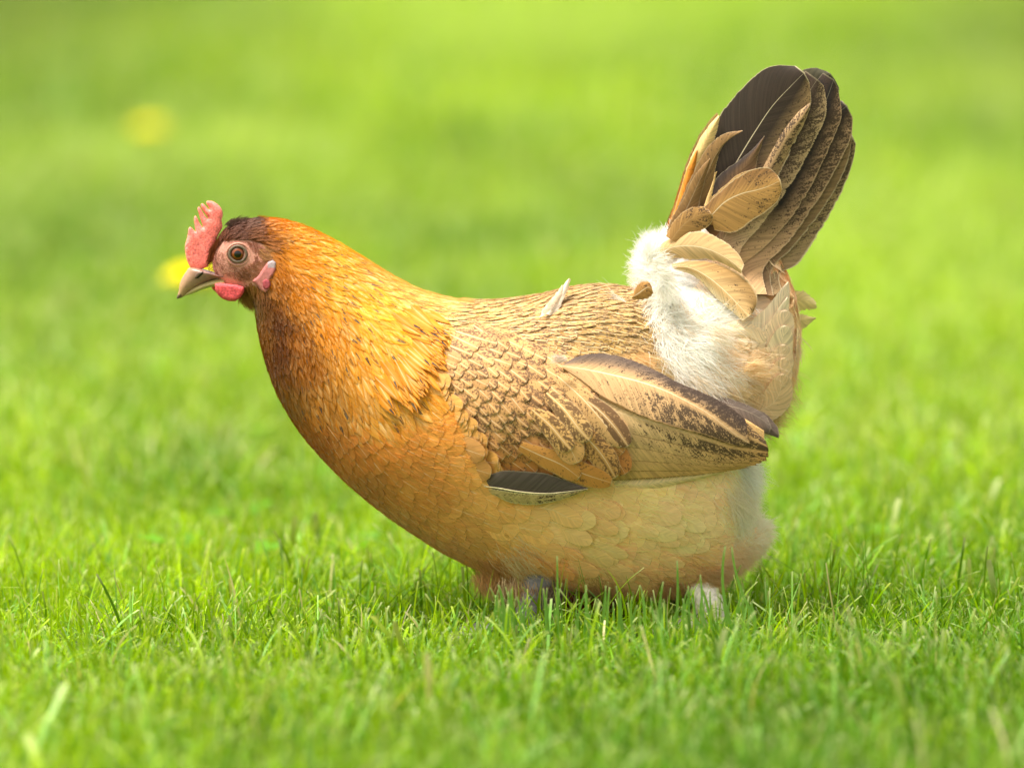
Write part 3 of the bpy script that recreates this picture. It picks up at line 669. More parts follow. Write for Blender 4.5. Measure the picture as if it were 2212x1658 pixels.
for o in list(wing.children): mirror_copy(o, wing2)

# ---- tail
tail = Batch()
root = unproj((1560, 640), 0)
tl = mesh_np('tail', *loft([((1490,560),(1600,660),26),((1530,500),(1640,600),18),((1560,440),(1670,540),9),((1590,400),(1680,470),3)], 14, 16), M_BODYSKIN, hen, dict(col=np.tile(lin((150,120,90)), (14*16+2, 1))))
K6 = crop6
DK = (40, 32, 30)
def tf(L, Sh, Rr, y, col, pat, edge, **kw): return traced('tail_feather', K6(L), K6(Sh), K6(Rr), tl, y, col, pat, edge, **kw)
tf([(900,900),(1120,500),(1230,260),(1300,150),(1400,132),(1490,160)], [(1000,900),(1200,560),(1330,350),(1420,250),(1490,190),(1520,175)], [(1100,950),(1350,650),(1480,450),(1560,360),(1582,300),(1545,215)], .006, (64,60,42), (0,0,.2), .25, jag=2.5)
tf([(900,1790),(700,1560),(980,1200),(1280,860),(1500,640),(1620,600),(1668,615)], [(960,1800),(760,1600),(1060,1260),(1340,920),(1540,720),(1640,650),(1680,632)], [(1160,1800),(1150,1640),(1250,1600),(1420,1370),(1600,1050),(1690,790),(1702,690)], .004, (150,126,90), (.7,0,.3), .9, tip=.002, base=-.020, rows=40, bpow=4)
tf([(840,1790),(800,1560),(1050,1200),(1320,860),(1520,640),(1620,560),(1668,600)], [(900,1800),(850,1600),(1100,1280),(1380,920),(1560,700),(1640,640),(1675,625)], [(1100,1810),(1080,1640),(1240,1460),(1400,1260),(1570,1000),(1650,800),(1672,660)], .0015, (60,48,44), (.2,0,.2), .6, rcol=(140,112,80), base=-.020, rows=40, bpow=4)
tf([(790,1780),(760,1560),(1000,1200),(1280,800),(1440,500),(1540,380),(1600,372)], [(880,1800),(820,1560),(1090,1240),(1380,820),(1520,560),(1590,450),(1640,410)], [(1050,1800),(1020,1640),(1200,1430),(1350,1220),(1600,800),(1672,640),(1680,500)], -.0015, DK, (.7,0,.35), .35, rcol=(172,138,106), base=-.020, bcol=(206,166,122), bpow=4, notch=4, rows=50)
tf([(760,1740),(720,1500),(920,1200),(1200,760),(1330,440),(1400,240),(1460,165)], [(830,1750),(800,1520),(1060,1180),(1310,780),(1440,480),(1510,300),(1540,215)], [(960,1760),(860,1610),(1010,1475),(1220,1250),(1500,740),(1598,480),(1570,280)], -.0045, DK, (.7,0,.3), .25, rcol=(168,134,104), base=-.018, bcol=(212,172,126), bpow=4, notch=4, rows=60)
tf([(660,1690),(640,1450),(840,1160),(1080,760),(1200,400),(1270,210),(1330,150)], [(740,1700),(700,1500),(950,1080),(1170,720),(1300,450),(1370,290),(1420,215)], [(880,1710),(850,1500),(1010,1290),(1180,1060),(1400,680),(1492,440),(1465,260)], -.0075, (80,64,54), (.7,0,.3), .3, rcol=(186,156,118), base=-.018, bpow=4, bcol=(208,176,136), notch=4, rows=60)
tf([(360,1220),(500,850),(690,490),(850,290),(1080,118),(1260,118)], [(540,1260),(740,960),(960,600),(1090,410),(1220,270),(1325,165)], [(700,1440),(900,1250),(1150,890),(1290,600),(1372,390),(1360,240)], -.0110, (58, 46, 38), (.40,0,1.), .9, rcol=(168,136,98), jag=.9, rows=80, lcol=(56,46,38), notch=9)
tf([(830,1230),(960,960),(1060,760),(1180,560),(1290,440),(1365,390)], [(870,1240),(1010,980),(1110,790),(1220,600),(1310,490),(1367,400)], [(900,1260),(1080,960),(1180,800),(1280,620),(1340,500),(1368,410)], -.0116, (172,140,102), (.60,0,0), .2, jag=1.2)
# pale and orange edge feathers on the leading side
tf([(330,1290),(400,1080),(480,800),(560,640),(640,530),(690,480)], [(380,1290),(450,1080),(520,840),(590,680),(650,570),(695,490)], [(420,1290),(500,1080),(570,860),(640,720),(680,600),(700,500)], -.0128, (226,192,130), (0,0,0), .4)
tf([(310,1330),(370,1150),(420,980),(460,860),(500,780),(530,730)], [(350,1330),(410,1150),(450,1000),(480,890),(510,810),(532,735)], [(400,1330),(470,1150),(510,1000),(530,890),(540,810),(535,740)], -.0135, (206,130,40), (.3,0,0), .3)
# pointed brown tail coverts
tf([(330,1330),(400,1120),(510,880),(600,720),(740,612),(868,594)], [(450,1300),(540,1080),(610,900),(680,760),(770,660),(870,596)], [(620,1150),(655,1000),(672,860),(705,740),(780,640),(871,598)], -.0150, (138,106,66), (.35,0,.25), .3, camber=.001)
tf([(300,1350),(350,1220),(430,1090),(500,940),(570,850),(628,795)], [(380,1330),(440,1200),(500,1070),(560,940),(600,860),(629,797)], [(500,1300),(540,1180),(575,1040),(600,930),(620,860),(630,800)], -.0172, (128,96,56), (.2,0,.2), .25, camber=.001)
tf([(560,1200),(600,1090),(650,960),(670,900),(680,895),(682,893)], [(600,1200),(620,1080),(650,970),(672,900),(680,896),(682,893)], [(640,1200),(640,1100),(662,980),(678,905),(682,897),(682,893)], -.0180, (232,190,128), (0,0,0), .1, camber=.0004, jag=.2)
tf([(560,1260),(620,1060),(690,920),(830,820),(930,740),(1028,632)], [(640,1250),(720,1080),(800,960),(880,860),(960,750),(1030,632)], [(900,1200),(930,1060),(960,900),(975,820),(995,740),(1031,633)], -.0165, (122,92,66), (.3,0,0), .25, camber=.001, lcol=(62,50,46))
tf([(500,1260),(600,1120),(720,1010),(830,915),(930,880),(1010,868)], [(600,1280),(690,1160),(800,1060),(900,990),(980,940),(1060,900)], [(800,1330),(900,1260),(1010,1140),(1060,1060),(1080,980),(1075,910)], -.0185, (176,142,92), (.25,0,0), .3, camber=.001)
tf([(560,1180),(680,1060),(800,960),(940,880),(1060,868),(1130,930)], [(630,1225),(740,1115),(860,1058),(980,1030),(1070,1000),(1150,960)], [(660,1330),(800,1350),(940,1260),(1060,1180),(1130,1110),(1160,1020)], -.0205, (186,142,84), (.42,0,1.), .75, camber=.001, lcol=(140,104,62))
tf([(300,1370),(350,1270),(430,1190),(500,1155),(560,1150),(620,1180)], [(340,1400),(410,1310),(480,1250),(550,1220),(600,1210),(645,1210)], [(420,1440),(500,1370),(570,1330),(620,1300),(640,1270),(650,1230)], -.0225, (168,128,76), (.55,0,.1), .4, camber=.001)
# curled tan coverts over the white down
c7 = crop7
traced('tail_covert', c7([(400,330),(500,230),(640,160),(800,150),(960,215),(1080,320),(1128,410)]), c7([(430,360),(540,280),(680,260),(850,290),(960,340),(1050,400),(1110,455)]), c7([(470,400),(580,360),(720,375),(850,368),(950,400),(1040,442),(1105,482)]), tl, -.0300, (214,182,134), (.12,0,1.), .75, camber=.002, base=.010, lcol=(200,164,116), jag=1)
traced('tail_covert', c7([(560,400),(720,375),(900,390),(1060,460),(1190,570),(1235,680),(1190,790)]), c7([(560,425),(700,432),(850,510),(970,610),(1060,700),(1120,765),(1165,812)]), c7([(590,450),(720,490),(840,590),(930,690),(1010,760),(1070,810),(1112,850)]), tl, -.0330, (212,176,124), (.30,0,1.), .6, camber=.002, base=.010, lcol=(170,134,84), rcol=(240,216,176), jag=1)
traced('tail_covert', c7([(900,900),(1000,860),(1100,820),(1200,812),(1270,850),(1305,930)]), c7([(900,950),(1000,925),(1100,910),(1180,905),(1250,925),(1305,960)]), c7([(920,1000),(1010,990),(1100,980),(1190,990),(1260,1030),(1290,1010)]), tl, lambda U, V_: bodyY(U, V_) - .0075, (240,212,172), (0,0,.5), .2, camber=.001, base=.003)
traced('tail_covert', c7([(1150,1180),(1250,1100),(1330,1000),(1390,920),(1440,910),(1460,960)]), c7([(1180,1220),(1290,1150),(1370,1060),(1420,980),(1450,940),(1462,970)]), c7([(1200,1260),(1320,1220),(1410,1120),(1460,1040),(1470,1000),(1464,980)]), tl, lambda U, V_: bodyY(U, V_) - .0065, (222,182,130), (.1,0,.2), .2, camber=.001)
traced('tail_covert', c7([(1180,1300),(1300,1270),(1390,1200),(1450,1100),(1500,980),(1530,900)]), c7([(1190,1320),(1320,1300),(1420,1230),(1480,1120),(1520,1000),(1545,900)]), c7([(1200,1350),(1350,1350),(1450,1270),(1520,1150),(1545,1020),(1550,910)]), tl, lambda U, V_: bodyY(U, V_) - .0055, (234,206,164), (0,0,.2), .2, camber=.001)
traced('tail_covert', c7([(1480,640),(1520,610),(1590,610),(1640,650),(1680,690),(1690,710)]), c7([(1480,700),(1540,690),(1600,690),(1640,700),(1670,715),(1690,720)]), c7([(1480,760),(1540,770),(1600,770),(1650,760),(1690,750),(1696,735)]), tl, .004, (214,196,134), (0,0,0), .2, jag=2)
traced('tail_covert', c7([(1480,790),(1540,790),(1600,795),(1650,815),(1680,820),(1690,822)]), c7([(1480,860),(1540,840),(1590,840),(1640,830),(1670,825),(1691,823)]), c7([(1480,920),(1540,940),(1580,925),(1630,880),(1670,840),(1692,824)]), tl, .008, (218,200,140), (0,0,0), .2, jag=2)
# tail coverts of the far side
for o in list(tl.children):
    if max(v.co.y for v in o.data.vertices) < -.010: mirror_copy(o, tl)

rf = Batch()
for i in range(70):
    q = rng.random(); u = rng.uniform(1570, 1692); v = rng.uniform(640, 865)
    if u + (v - 640) * .30 < 1625: continue
    an = math.atan2(-(v - 640), (u - 1470)) * .9 - .25 + rng.normal(0, .14); L = rng.uniform(100, 150); d = np.array([math.cos(an), -math.sin(an)]); pn_ = np.array([d[1], -d[0]])
    c = lin((244, 222, 188)) * (1 - q) + lin((222, 184, 134)) * q
    px_feather(rf, [np.array([u, v]) - d * L * .7, np.array([u, v]) - pn_ * rng.uniform(-4, 9), np.array([u, v]) + d * L * .18 + pn_ * rng.uniform(0, 6)], rng.uniform(22, 32), .0010, .0040 + .003 * rng.random(), c * rng.uniform(.88, 1.05), 'r', (0, 0, .4 * rng.random()), .35, yfun=bodyY, rows=10)
uf = Batch()
for i in range(7):   # nested crescents, each lapping the one above it
    q = i / 6; c = lin((252, 228, 200)) * (1 - q) + lin((236, 200, 156)) * q
    c = c * (1.0 if i % 2 else .88) * rng.uniform(.94, 1.04)
    px_feather(uf, [(1530 + 12 * q, 752 + 120 * q), (1606 + 10 * q, 742 + 150 * q), (1668 + 4 * q, 690 + 178 * q), (1703 - 8 * q, 604 + 205 * q + rng.normal(0, 5))], rng.uniform(27, 34), -.003, .0004 + .0011 * i, np.clip(c, 0, .85), 'l' if i < 2 else 'r', (.12 * rng.random(), 0, .5), .5, yfun=lambda U, V_: -.031 * np.sqrt(np.clip(1 - ((U - 1540) / 190) ** 2, .02, 1)) - .001, rows=16)
uf.build('undertail_coverts', M_LARGE, hen)
rf.build('rump_coverts', M_BODY, hen)
# stray feathers standing off the back
traced('loose_feather', [(1160,690),(1175,665),(1195,645),(1212,622),(1222,608)], [(1180,692),(1195,668),(1208,645),(1220,620),(1229,600)], [(1195,690),(1208,668),(1218,645),(1228,620),(1233,603)], hen, -.030, (222,204,188), (0,0,.3), .2, camber=.001, tip=.012, jag=.8)
traced('loose_feather', [(1168,672),(1185,650),(1198,635),(1208,622),(1214,614)], [(1172,676),(1190,655),(1203,640),(1212,628),(1216,616)], [(1180,680),(1196,660),(1208,645),(1215,632),(1218,618)], hen, -.032, (214,192,168), (0,0,0), .2, camber=.0005, tip=.012, jag=.8)
traced('loose_feather', [(1366,640),(1372,620),(1385,608),(1400,608),(1408,620)], [(1364,642),(1378,634),(1390,625),(1400,620),(1410,628)], [(1366,646),(1382,648),(1396,646),(1406,640),(1411,632)], hen, -.040, (170,126,70), (.5,0,.9), .2, camber=.001)
fb = Strands(); n = 260
rr = unproj(np.stack([rng.uniform(1205, 1225, n), rng.uniform(770, 782, n)], -1), -.062 + rng.normal(0, .0006, n))
fb.add(rr, np.stack([np.full(n, -.8), np.full(n, -.05), rng.normal(.1, .3, n)], -1), rng.uniform(.003, .006, n), np.full(n, .0003), np.tile(lin((236,220,204)), (n, 1)))
fb.build('white_tuft', M_STRAND, wing)

# ---- face
def inflate(name, poly, y0, thick, r, mat, parent, mir=False, grid=3.0, yfun=None, col=None):
    poly = np.asarray(poly, float); d = np.r_[0, np.cumsum(np.linalg.norm(np.diff(np.r_[poly, poly[:1]], axis=0), axis=1))]
    # rounded closed outline
    n = int(d[-1] / 1.5); P = np.r_[poly, poly[:1]]; q = np.linspace(0, d[-1], n, endpoint=False)
    E = np.stack([np.interp(q, d, P[:, 0]), np.interp(q, d, P[:, 1])], -1)
    for _ in range(2): E = (np.roll(E, 1, 0) + 2 * E + np.roll(E, -1, 0)) / 4
    xs = np.arange(E[:, 0].min(), E[:, 0].max(), grid); ys = np.arange(E[:, 1].min(), E[:, 1].max(), grid)
    I = [(x, y) for x in xs for y in ys if inside(E, x, y) and np.min(((E - (x, y)) ** 2).sum(1)) > 1.0]
    I = np.array(I) if I else np.zeros((0, 2))
    pts = np.r_[E, I]; res = delaunay_2d_cdt([Vector(p) for p in pts], [(i, (i + 1) % n) for i in range(n)], [list(range(n))], 1, 1e-5)
    v2 = np.array([tuple(p) for p in res[0]]); tri = [tuple(t) for t in res[2]]
    dd = np.array([math.sqrt(np.min(((E - p) ** 2).sum(1))) for p in v2]); dd[dd < .05] = 0
    h = thick * np.sqrt(1 - (1 - np.clip(dd / r, 0, 1)) ** 2); yb = y0 if yfun is None else yfun(v2)
    A = unproj(v2, yb - h); B = unproj(v2, yb + h); m = len(v2)
    F = [t for t in tri] + [(t[2] + m, t[1] + m, t[0] + m) for t in tri]
    # weld rim
    V = np.r_[A, B]; rim = {i + m: i for i in range(m) if dd[i] == 0}
    F = [tuple(rim.get(i, i) for i in f) for f in F]
    used = sorted({i for f in F for i in f}); mp = {o_: k for k, o_ in enumerate(used)}; V = V[used]; F = [tuple(mp[i] for i in f) for f in F]
    if mir: V = V * [1, -1, 1]; F = [f[::-1] for f in F]
    at = None
    if col is not None: at = dict(col=np.array([col(p) for p in near_uv(V)]))
    return mesh_np(name, V, F, mat, parent, at)
M_COMB = skin_material('comb_skin', base=tuple(lin((250, 130, 120))), rough=.75, bump=1.0, scale=1000, sss=.45, var=.34, spec=.2)
M_WATTLE = skin_material('wattle_skin', base=tuple(lin((214, 84, 88))), rough=.65, bump=1.0, scale=900, sss=.3, var=.3, spec=.25)
M_LOBE = skin_material('earlobe_skin', rough=.5, bump=.5, scale=1200, sss=.25, var=.14)
COMB = crop1([(330,960),(290,870),(270,750),(275,680),(300,600),(312,500),(325,478),(345,480),(370,510),(405,540),(392,480),(378,380),(385,345),(402,342),(422,375),(445,430),(485,485),(494,482),(460,390),(422,265),(428,235),(445,233),(465,262),(500,325),(545,380),(554,372),(515,320),(470,250),(458,215),(468,192),(488,194),(510,215),(540,250),(566,272),(572,262),(538,210),(525,178),(545,160),(600,165),(660,200),(700,240),(725,290),(728,340),(712,390),(725,480),(680,560),(640,650),(600,740),(590,820),(580,900),(540,960),(430,1000)])
comb = inflate('comb', COMB, 0, .0019, 13, M_COMB, hen)
# beak
M_BEAK = skin_material('horn', rough=.35, bump=.25, scale=500, sss=.05, var=.10, spec=.5)
def beak(name, secs, n, m=24, ycol=None):
    V, F = loft(secs, n, m); uv = near_uv(V)
    c = np.array([ycol(p) for p in uv]); return mesh_np(name, V, F, M_BEAK, hen, dict(col=c))
def c1(x, y): return tuple(crop1([(x, y)])[0])
def hornc(p):
    k = np.clip((p[0] - 385) / 60, 0, 1); b = np.clip((p[1] - (640 - (p[0] - 385) * .45)) / 12 + .5, 0, 1)
    c = lin((168, 132, 96)) * (1 - k) + lin((142, 106, 98)) * k
    if p[0] < 392 and p[1] > 636: c = lin((92, 72, 56))
    return c
ub = beak('upper_beak', [(c1(172,1325), c1(172,1343), 2), (c1(192,1262), c1(235,1328), 6), (c1(205,1175), c1(300,1268), 11), (c1(235,1095), c1(400,1205), 15),
                    (c1(285,1015), c1(510,1148), 19), (c1(330,965), c1(620,1105), 23), (c1(440,975), c1(720,1085), 26), (c1(560,1020), c1(790,1085), 27)], 40, ycol=hornc)
beak('lower_beak', [(c1(262,1290), c1(258,1312), 3), (c1(330,1235), c1(350,1285), 8), (c1(420,1180), c1(450,1245), 13), (c1(540,1130), c1(560,1205), 17), (c1(640,1100), c1(660,1190), 20), (c1(740,1090), c1(760,1180), 22)], 26, ycol=lambda p: lin((176, 158, 104)))
def head_y(u, v, off=0.0):
    q0 = unproj((u, v), -.14); ray = q0 - np.array([0, -CAM_D, CAM_H]); ray /= np.linalg.norm(ray)
    h = bvh.ray_cast(Vector(q0), Vector(ray)); return (h[0].y if h[0] else -.004) - off
def torus_ring(name, cu, cv, ra, rb, minor, mat, parent, yoff, side, col, nn=40, mm=10, tilt=0):
    V, F = [], []
    cy_ = head_y(cu, cv)
    for i in range(nn):
        a = 2 * math.pi * i / nn; u = cu + ra * math.cos(a); v = cv + rb * math.sin(a)
        yl = .45 * head_y(u, v) + .55 * cy_ - yoff
        for j in range(mm):
            b = 2 * math.pi * j / mm; k = 1 + minor / ra * math.cos(b)
            V.append(unproj((cu + ra * k * math.cos(a), cv + rb * k * math.sin(a)), yl - minor * S * math.sin(b) * .8))
            F.append((i*mm+j, i*mm+(j+1) % mm, ((i+1) % nn)*mm+(j+1) % mm, ((i+1) % nn)*mm+j))
    V = np.array(V); V[:, 1] *= -1 if side < 0 else 1
    if side < 0: F = [f[::-1] for f in F]
    return mesh_np(name, V, F, mat, parent, dict(col=np.tile(lin(col), (len(V), 1))))
M_EYE = NT('iris')
g = M_EYE; a_, b__, c__ = g.sep(g.attr('fuv').outputs['Vector'])
cc_ = g.mix(g.sm(a_, .46, .52), (0.004, .003, .003), g.mix(g.sm(a_, .55, .98), (.20, .045, .006), (.05, .010, .004)))
bs = g.n('ShaderNodeBsdfPrincipled'); g.l(cc_, bs.inputs['Base Color']); bs.inputs['Roughness'].default_value = .09; bs.inputs['Specular IOR Level'].default_value = .25; bs.inputs['Coat Weight'].default_value = .6; bs.inputs['Coat Roughness'].default_value = .02
g.l(bs.outputs[0], g.out.inputs[0]); M_EYE = g.m
def eye(side):
    cu, cv = 513.5, 548.5; y = head_y(cu, cv); Rr = 20 * S; c = unproj((cu, cv), y); c[1] += .0035
    V, F, U = [c + [0, -Rr, 0]], [], [(0, 0, 0)]
    for i in range(1, 16):
        th = i / 15 * 1.35
        for j in range(28):
            ph = j / 28 * 2 * math.pi; V.append(c + Rr * np.array([math.sin(th) * math.cos(ph), -math.cos(th), math.sin(th) * math.sin(ph)])); U.append((Rr * math.sin(th) / (16.0 * S), 0, 0))
    for j in range(28): F.append((0, 1 + j, 1 + (j + 1) % 28))
    for i in range(14):
        for j in range(28): F.append((1+i*28+j, 1+(i+1)*28+j, 1+(i+1)*28+(j+1) % 28, 1+i*28+(j+1) % 28))
    V = np.array(V)
    if side < 0: V[:, 1] *= -1; F = [f[::-1] for f in F]
    e = mesh_np('eye', V, F, M_EYE, hen, dict(fuv=np.array(U, float)))
    torus_ring('eyelid', cu, cv, 18.2, 17.0, 3.2, M_LOBE, e, .0006, side, (104, 88, 72))
    torus_ring('eyelid_fold', cu + 1, cv + 1, 25.5, 23.5, 2.8, M_LOBE, e, .0000, side, (184, 128, 110))
eye(1); eye(-1)
for sd_ in (0, 1):
    inflate('wattle', crop1([(630,1160),(700,1150),(800,1165),(900,1175),(985,1200),(988,1255),(940,1330),(880,1372),(800,1372),(720,1342),(670,1300),(635,1235)]) + ([0, 0] if not sd_ else [-14, -6]), -.0075, .0022, 7, M_WATTLE, hen, mir=bool(sd_))
for sd_ in (0, 1):
    lobe = inflate('earlobe', crop1([(1080,1130),(1160,1060),(1215,970),(1270,895),(1330,870),(1372,900),(1372,980),(1345,1050),(1300,1110),(1312,1180),(1285,1245),(1240,1275),(1190,1255),(1150,1200)]), 0, .0016, 6, M_LOBE, hen, mir=bool(sd_),
        yfun=lambda v2: np.array([head_y(p[0], p[1], .0004) for p in v2]), grid=2.0,
        col=lambda p: lin((176, 106, 102)) if (p[1] > 578 or p[0] < 578) else lin((150, 134, 136)))
    inflate('ear_opening', crop1([(1210,1130),(1250,1100),(1290,1130),(1300,1180),(1275,1225),(1240,1235),(1210,1200)]), 0, .0006, 4, M_LOBE, lobe, mir=bool(sd_),
        yfun=lambda v2: np.array([head_y(p[0], p[1], .0021) for p in v2]), grid=1.6, col=lambda p: lin((150, 62, 70)))
    nb = BVHTree.FromPolygons([v.co for v in ub.data.vertices], [tuple(p.vertices) for p in ub.data.polygons])
    inflate('nostril', crop1([(375,1060),(380,1020),(410,985),(450,965),(485,970),(480,1000),(450,1030),(420,1062)]) + [2, 7], 0, .0005, 4, M_BEAK, hen, mir=bool(sd_), grid=1.6,
        yfun=lambda v2: np.array([(lambda h: h[0].y if h[0] else -.003)(nb.ray_cast(Vector(unproj(p, -.1)), Vector(unproj(p, 0) - unproj(p, -.1)))) for p in v2]), col=lambda p: lin((108, 84, 74)) if (p[1] - 592) < -(p[0] - 430) * .9 + 2 else lin((30, 20, 18)))
# bristles around the face, ear tuft and cheek hair
fh = Strands()
def hairs(poly, n, ang, sp, L, col, lift=.25, w_=.00026):
    poly = crop1(poly); lo, hi = poly.min(0), poly.max(0); P, D, Ls, C, B = [], [], [], [], []
    while len(P) < n:
        u, v = rng.uniform(lo[0], hi[0]), rng.uniform(lo[1], hi[1])
        if not inside(poly, u, v): continue
        y = head_y(u, v, .0004); q = unproj((u, v), y); _, nn = surf(q); a = math.radians(ang) + rng.normal(0, math.radians(sp))
        d = np.array([math.cos(a), 0, math.sin(a)]); d -= nn * d.dot(nn) * .8; P.append(q); D.append(d + nn * lift * rng.random()); Ls.append(L * S * rng.uniform(.6, 1.2))
        C.append(lin(col) * rng.uniform(.7, 1.3)); B.append(-nn * lift * .4)
    fh.add(np.array(P), np.array(D), np.array(Ls), np.full(n, w_), np.clip(C, 0, .9), np.array(B), k=4, mirror=True)
hairs([(1140,750),(1200,690),(1310,710),(1340,800),(1300,880),(1200,880),(1150,840)], 170, -28, 24, 22, (190,146,98), .4)
hairs([(1000,930),(1150,880),(1280,880),(1200,1000),(1080,1100),(900,1120),(880,1030)], 420, -35, 20, 10, (160,112,80), .12)
hairs([(640,760),(620,860),(560,900),(540,860),(590,700),(680,600),(720,580),(700,660)], 500, -100, 18, 14, (120,66,38))
hairs([(700,640),(800,590),(1000,560),(1200,600),(1330,700),(1200,680),(1000,610),(850,610)], 500, -8, 14, 16, (130,80,46))
hairs([(900,1200),(1000,1200),(1100,1180),(1200,1250),(1150,1400),(1000,1420),(900,1360)], 600, -70, 20, 24, (150,112,50))
hairs([(1330,1050),(1380,1000),(1420,1150),(1400,1280),(1300,1290),(1320,1150)], 300, -35, 25, 22, (190,140,90))
hairs([(600,820),(700,760),(760,900),(900,970),(1000,1000),(1000,1150),(800,1070),(560,1040),(520,920)], 260, -45, 30, 8, (136,92,70), .1)
hairs([(1000,640),(1130,650),(1200,720),(1130,900),(1080,980),(1110,800)], 160, -60, 25, 9, (150,100,78), .1)
hairs([(740,460),(780,420),(900,385),(1000,380),(1000,430),(800,490)], 200, 25, 25, 13, (96,72,64), .3)
hairs([(1050,420),(1150,410),(1160,440),(1070,450)], 60, -5, 10, 14, (250,244,236), .3, .0004)
fh.build('face_bristles', M_STRAND, hen)

# ---- legs
M_LEG = skin_material('leg_scales', rough=.6, bump=1.0, scale=420, sss=.02, var=.35)
def tube(P, Rr, m=12):
    P = np.asarray(P, float); n = max(8, len(P) * 5); Q = spl(np.c_[P[:, [0, 2]], P[:, 1], np.asarray(Rr)], n); P3 = np.stack([Q[:, 0], Q[:, 2], Q[:, 1]], -1); rr_ = Q[:, 3]
    V, F = [], []
    for i in range(n):
        d = P3[min(i + 1, n - 1)] - P3[max(i - 1, 0)]; d /= np.linalg.norm(d); s1 = np.cross(d, [0, 1, .01]); s1 /= np.linalg.norm(s1); s2 = np.cross(d, s1)
        for j in range(m):
            a = 2 * math.pi * j / m; V.append(P3[i] + (s1 * math.cos(a) + s2 * math.sin(a)) * rr_[i] * (1 + .06 * ((i % 2) * 2 - 1)))
        if i: F += [((i-1)*m+j, (i-1)*m+(j+1) % m, i*m+(j+1) % m, i*m+j) for j in range(m)]
    F.append(tuple(range(m))[::-1]); F.append(tuple((n-1)*m+j for j in range(m))); return np.array(V), F
def leg(hx, fx, y, col, lbl):
    V, F = tube([(hx, y + .006, .046), ((hx * .6 + fx * .4), y + .001, .032), (fx, y - .004, .010), (fx - .002, y - .004, .005)], [.012, .0095, .0085, .0070])
    L = mesh_np('leg', V, F, M_LEG, hen, dict(col=np.tile(lin(col), (len(V), 1)))); L['label'] = lbl
    for dx, dy, r_ in ((-.042, -.012, .0036), (-.046, .003, .0040), (-.038, .018, .0036), (.020, .004, .003)):
        Vt, Ft = tube([(fx, y - .004, .010), (fx + dx * .35, y - .004 + dy * .35, .0105), (fx + dx * .8, y - .004 + dy * .8, .0065), (fx + dx, y - .004 + dy, .0045)], [r_ * 1.3, r_ * 1.15, r_ * .9, r_ * .6])
        T = mesh_np('toe', Vt, Ft, M_LEG, L, dict(col=np.tile(lin(col), (len(Vt), 1))))
leg((1175-1105.5)*S, (1138-1105.5)*S, -.024, (112, 108, 108), 'front leg, grey and scaly')
leg((1492-1105.5)*S, (1536-1105.5)*S, -.016, (222, 212, 200), 'rear leg, pale and crusted')
# rusty thigh feathers hanging between the legs
tb = Strands()
for (u, v, yy, c, L, n) in ((1110,1258,-.018,(226,196,156),50,400),(1150,1270,-.02,(190,154,104),60,900),(1240,1282,-.012,(120,60,30),54,900),(1300,1288,-.008,(110,56,28),56,900),(1480,1272,.005,(120,100,86),50,500),(1060,1245,-.010,(206,160,108),46,600),(1190,1275,-.026,(128,112,96),46,500)):
    P = unproj(np.stack([u + rng.normal(0, 18, n), v + rng.normal(0, 8, n)], -1), yy + rng.normal(0, .006, n))
    D = np.stack([rng.normal(.15, .30, n), rng.normal(0, .3, n), np.full(n, -1.)], -1)
    tb.add(P, D, L * S * rng.uniform(.5, 1.1, n), np.full(n, .0004), np.clip(lin(c) * rng.uniform(.7, 1.3, (n, 1)), 0, .9), np.zeros((n, 3)), k=4)
tb.build('thigh_feathers', M_STRAND, hen)

# ================================================================== LAWN
def vnoise(x, y, sc, seed):
    r = np.random.default_rng(seed); tb_ = r.random((64, 64)); x = x / sc; y = y / sc; xi, yi = np.floor(x).astype(int), np.floor(y).astype(int)
    fx, fy = x - xi, y - yi; fx = fx*fx*(3-2*fx); fy = fy*fy*(3-2*fy); g_ = lambda a, b: tb_[a % 64, b % 64]
    return (g_(xi, yi)*(1-fx)+g_(xi+1, yi)*fx)*(1-fy)+(g_(xi, yi+1)*(1-fx)+g_(xi+1, yi+1)*fx)*fy
def grass_material():
    g = NT('grass_blade'); col = g.attr('col').outputs['Color']
    a, t, sd_ = g.sep(g.attr('fuv').outputs['Vector'])
    ln = g.noise(g.comb(g.m_('MULTIPLY', a, 2.2), g.m_('MULTIPLY', t, .6), sd_), 1.0, 2)
    c = g.mix(1.0, col, g.mix(ln, (.82, .84, .8), (1.16, 1.14, 1.2)), 'MULTIPLY')
    d = g.n('ShaderNodeBsdfPrincipled'); g.l(c, d.inputs['Base Color']); d.inputs['Roughness'].default_value = .5; d.inputs['Specular IOR Level'].default_value = .2
    tr = g.n('ShaderNodeBsdfTranslucent'); c2 = g.mix(1.0, c, (1.2, 1.25, .40), 'MULTIPLY'); g.l(c2, tr.inputs[0])
    m = g.n('ShaderNodeMixShader'); m.inputs[0].default_value = .48; g.l(d.outputs[0], m.inputs[1]); g.l(tr.outputs[0], m.inputs[2]); g.l(m.outputs[0], g.out.inputs[0]); return g.m
M_GRASS = grass_material()
G1, G2, G3, G4 = np.array([.085, .215, .002]), np.array([.41, .585, .004]), np.array([.22, .42, .09]), np.array([.62, .55, .26])
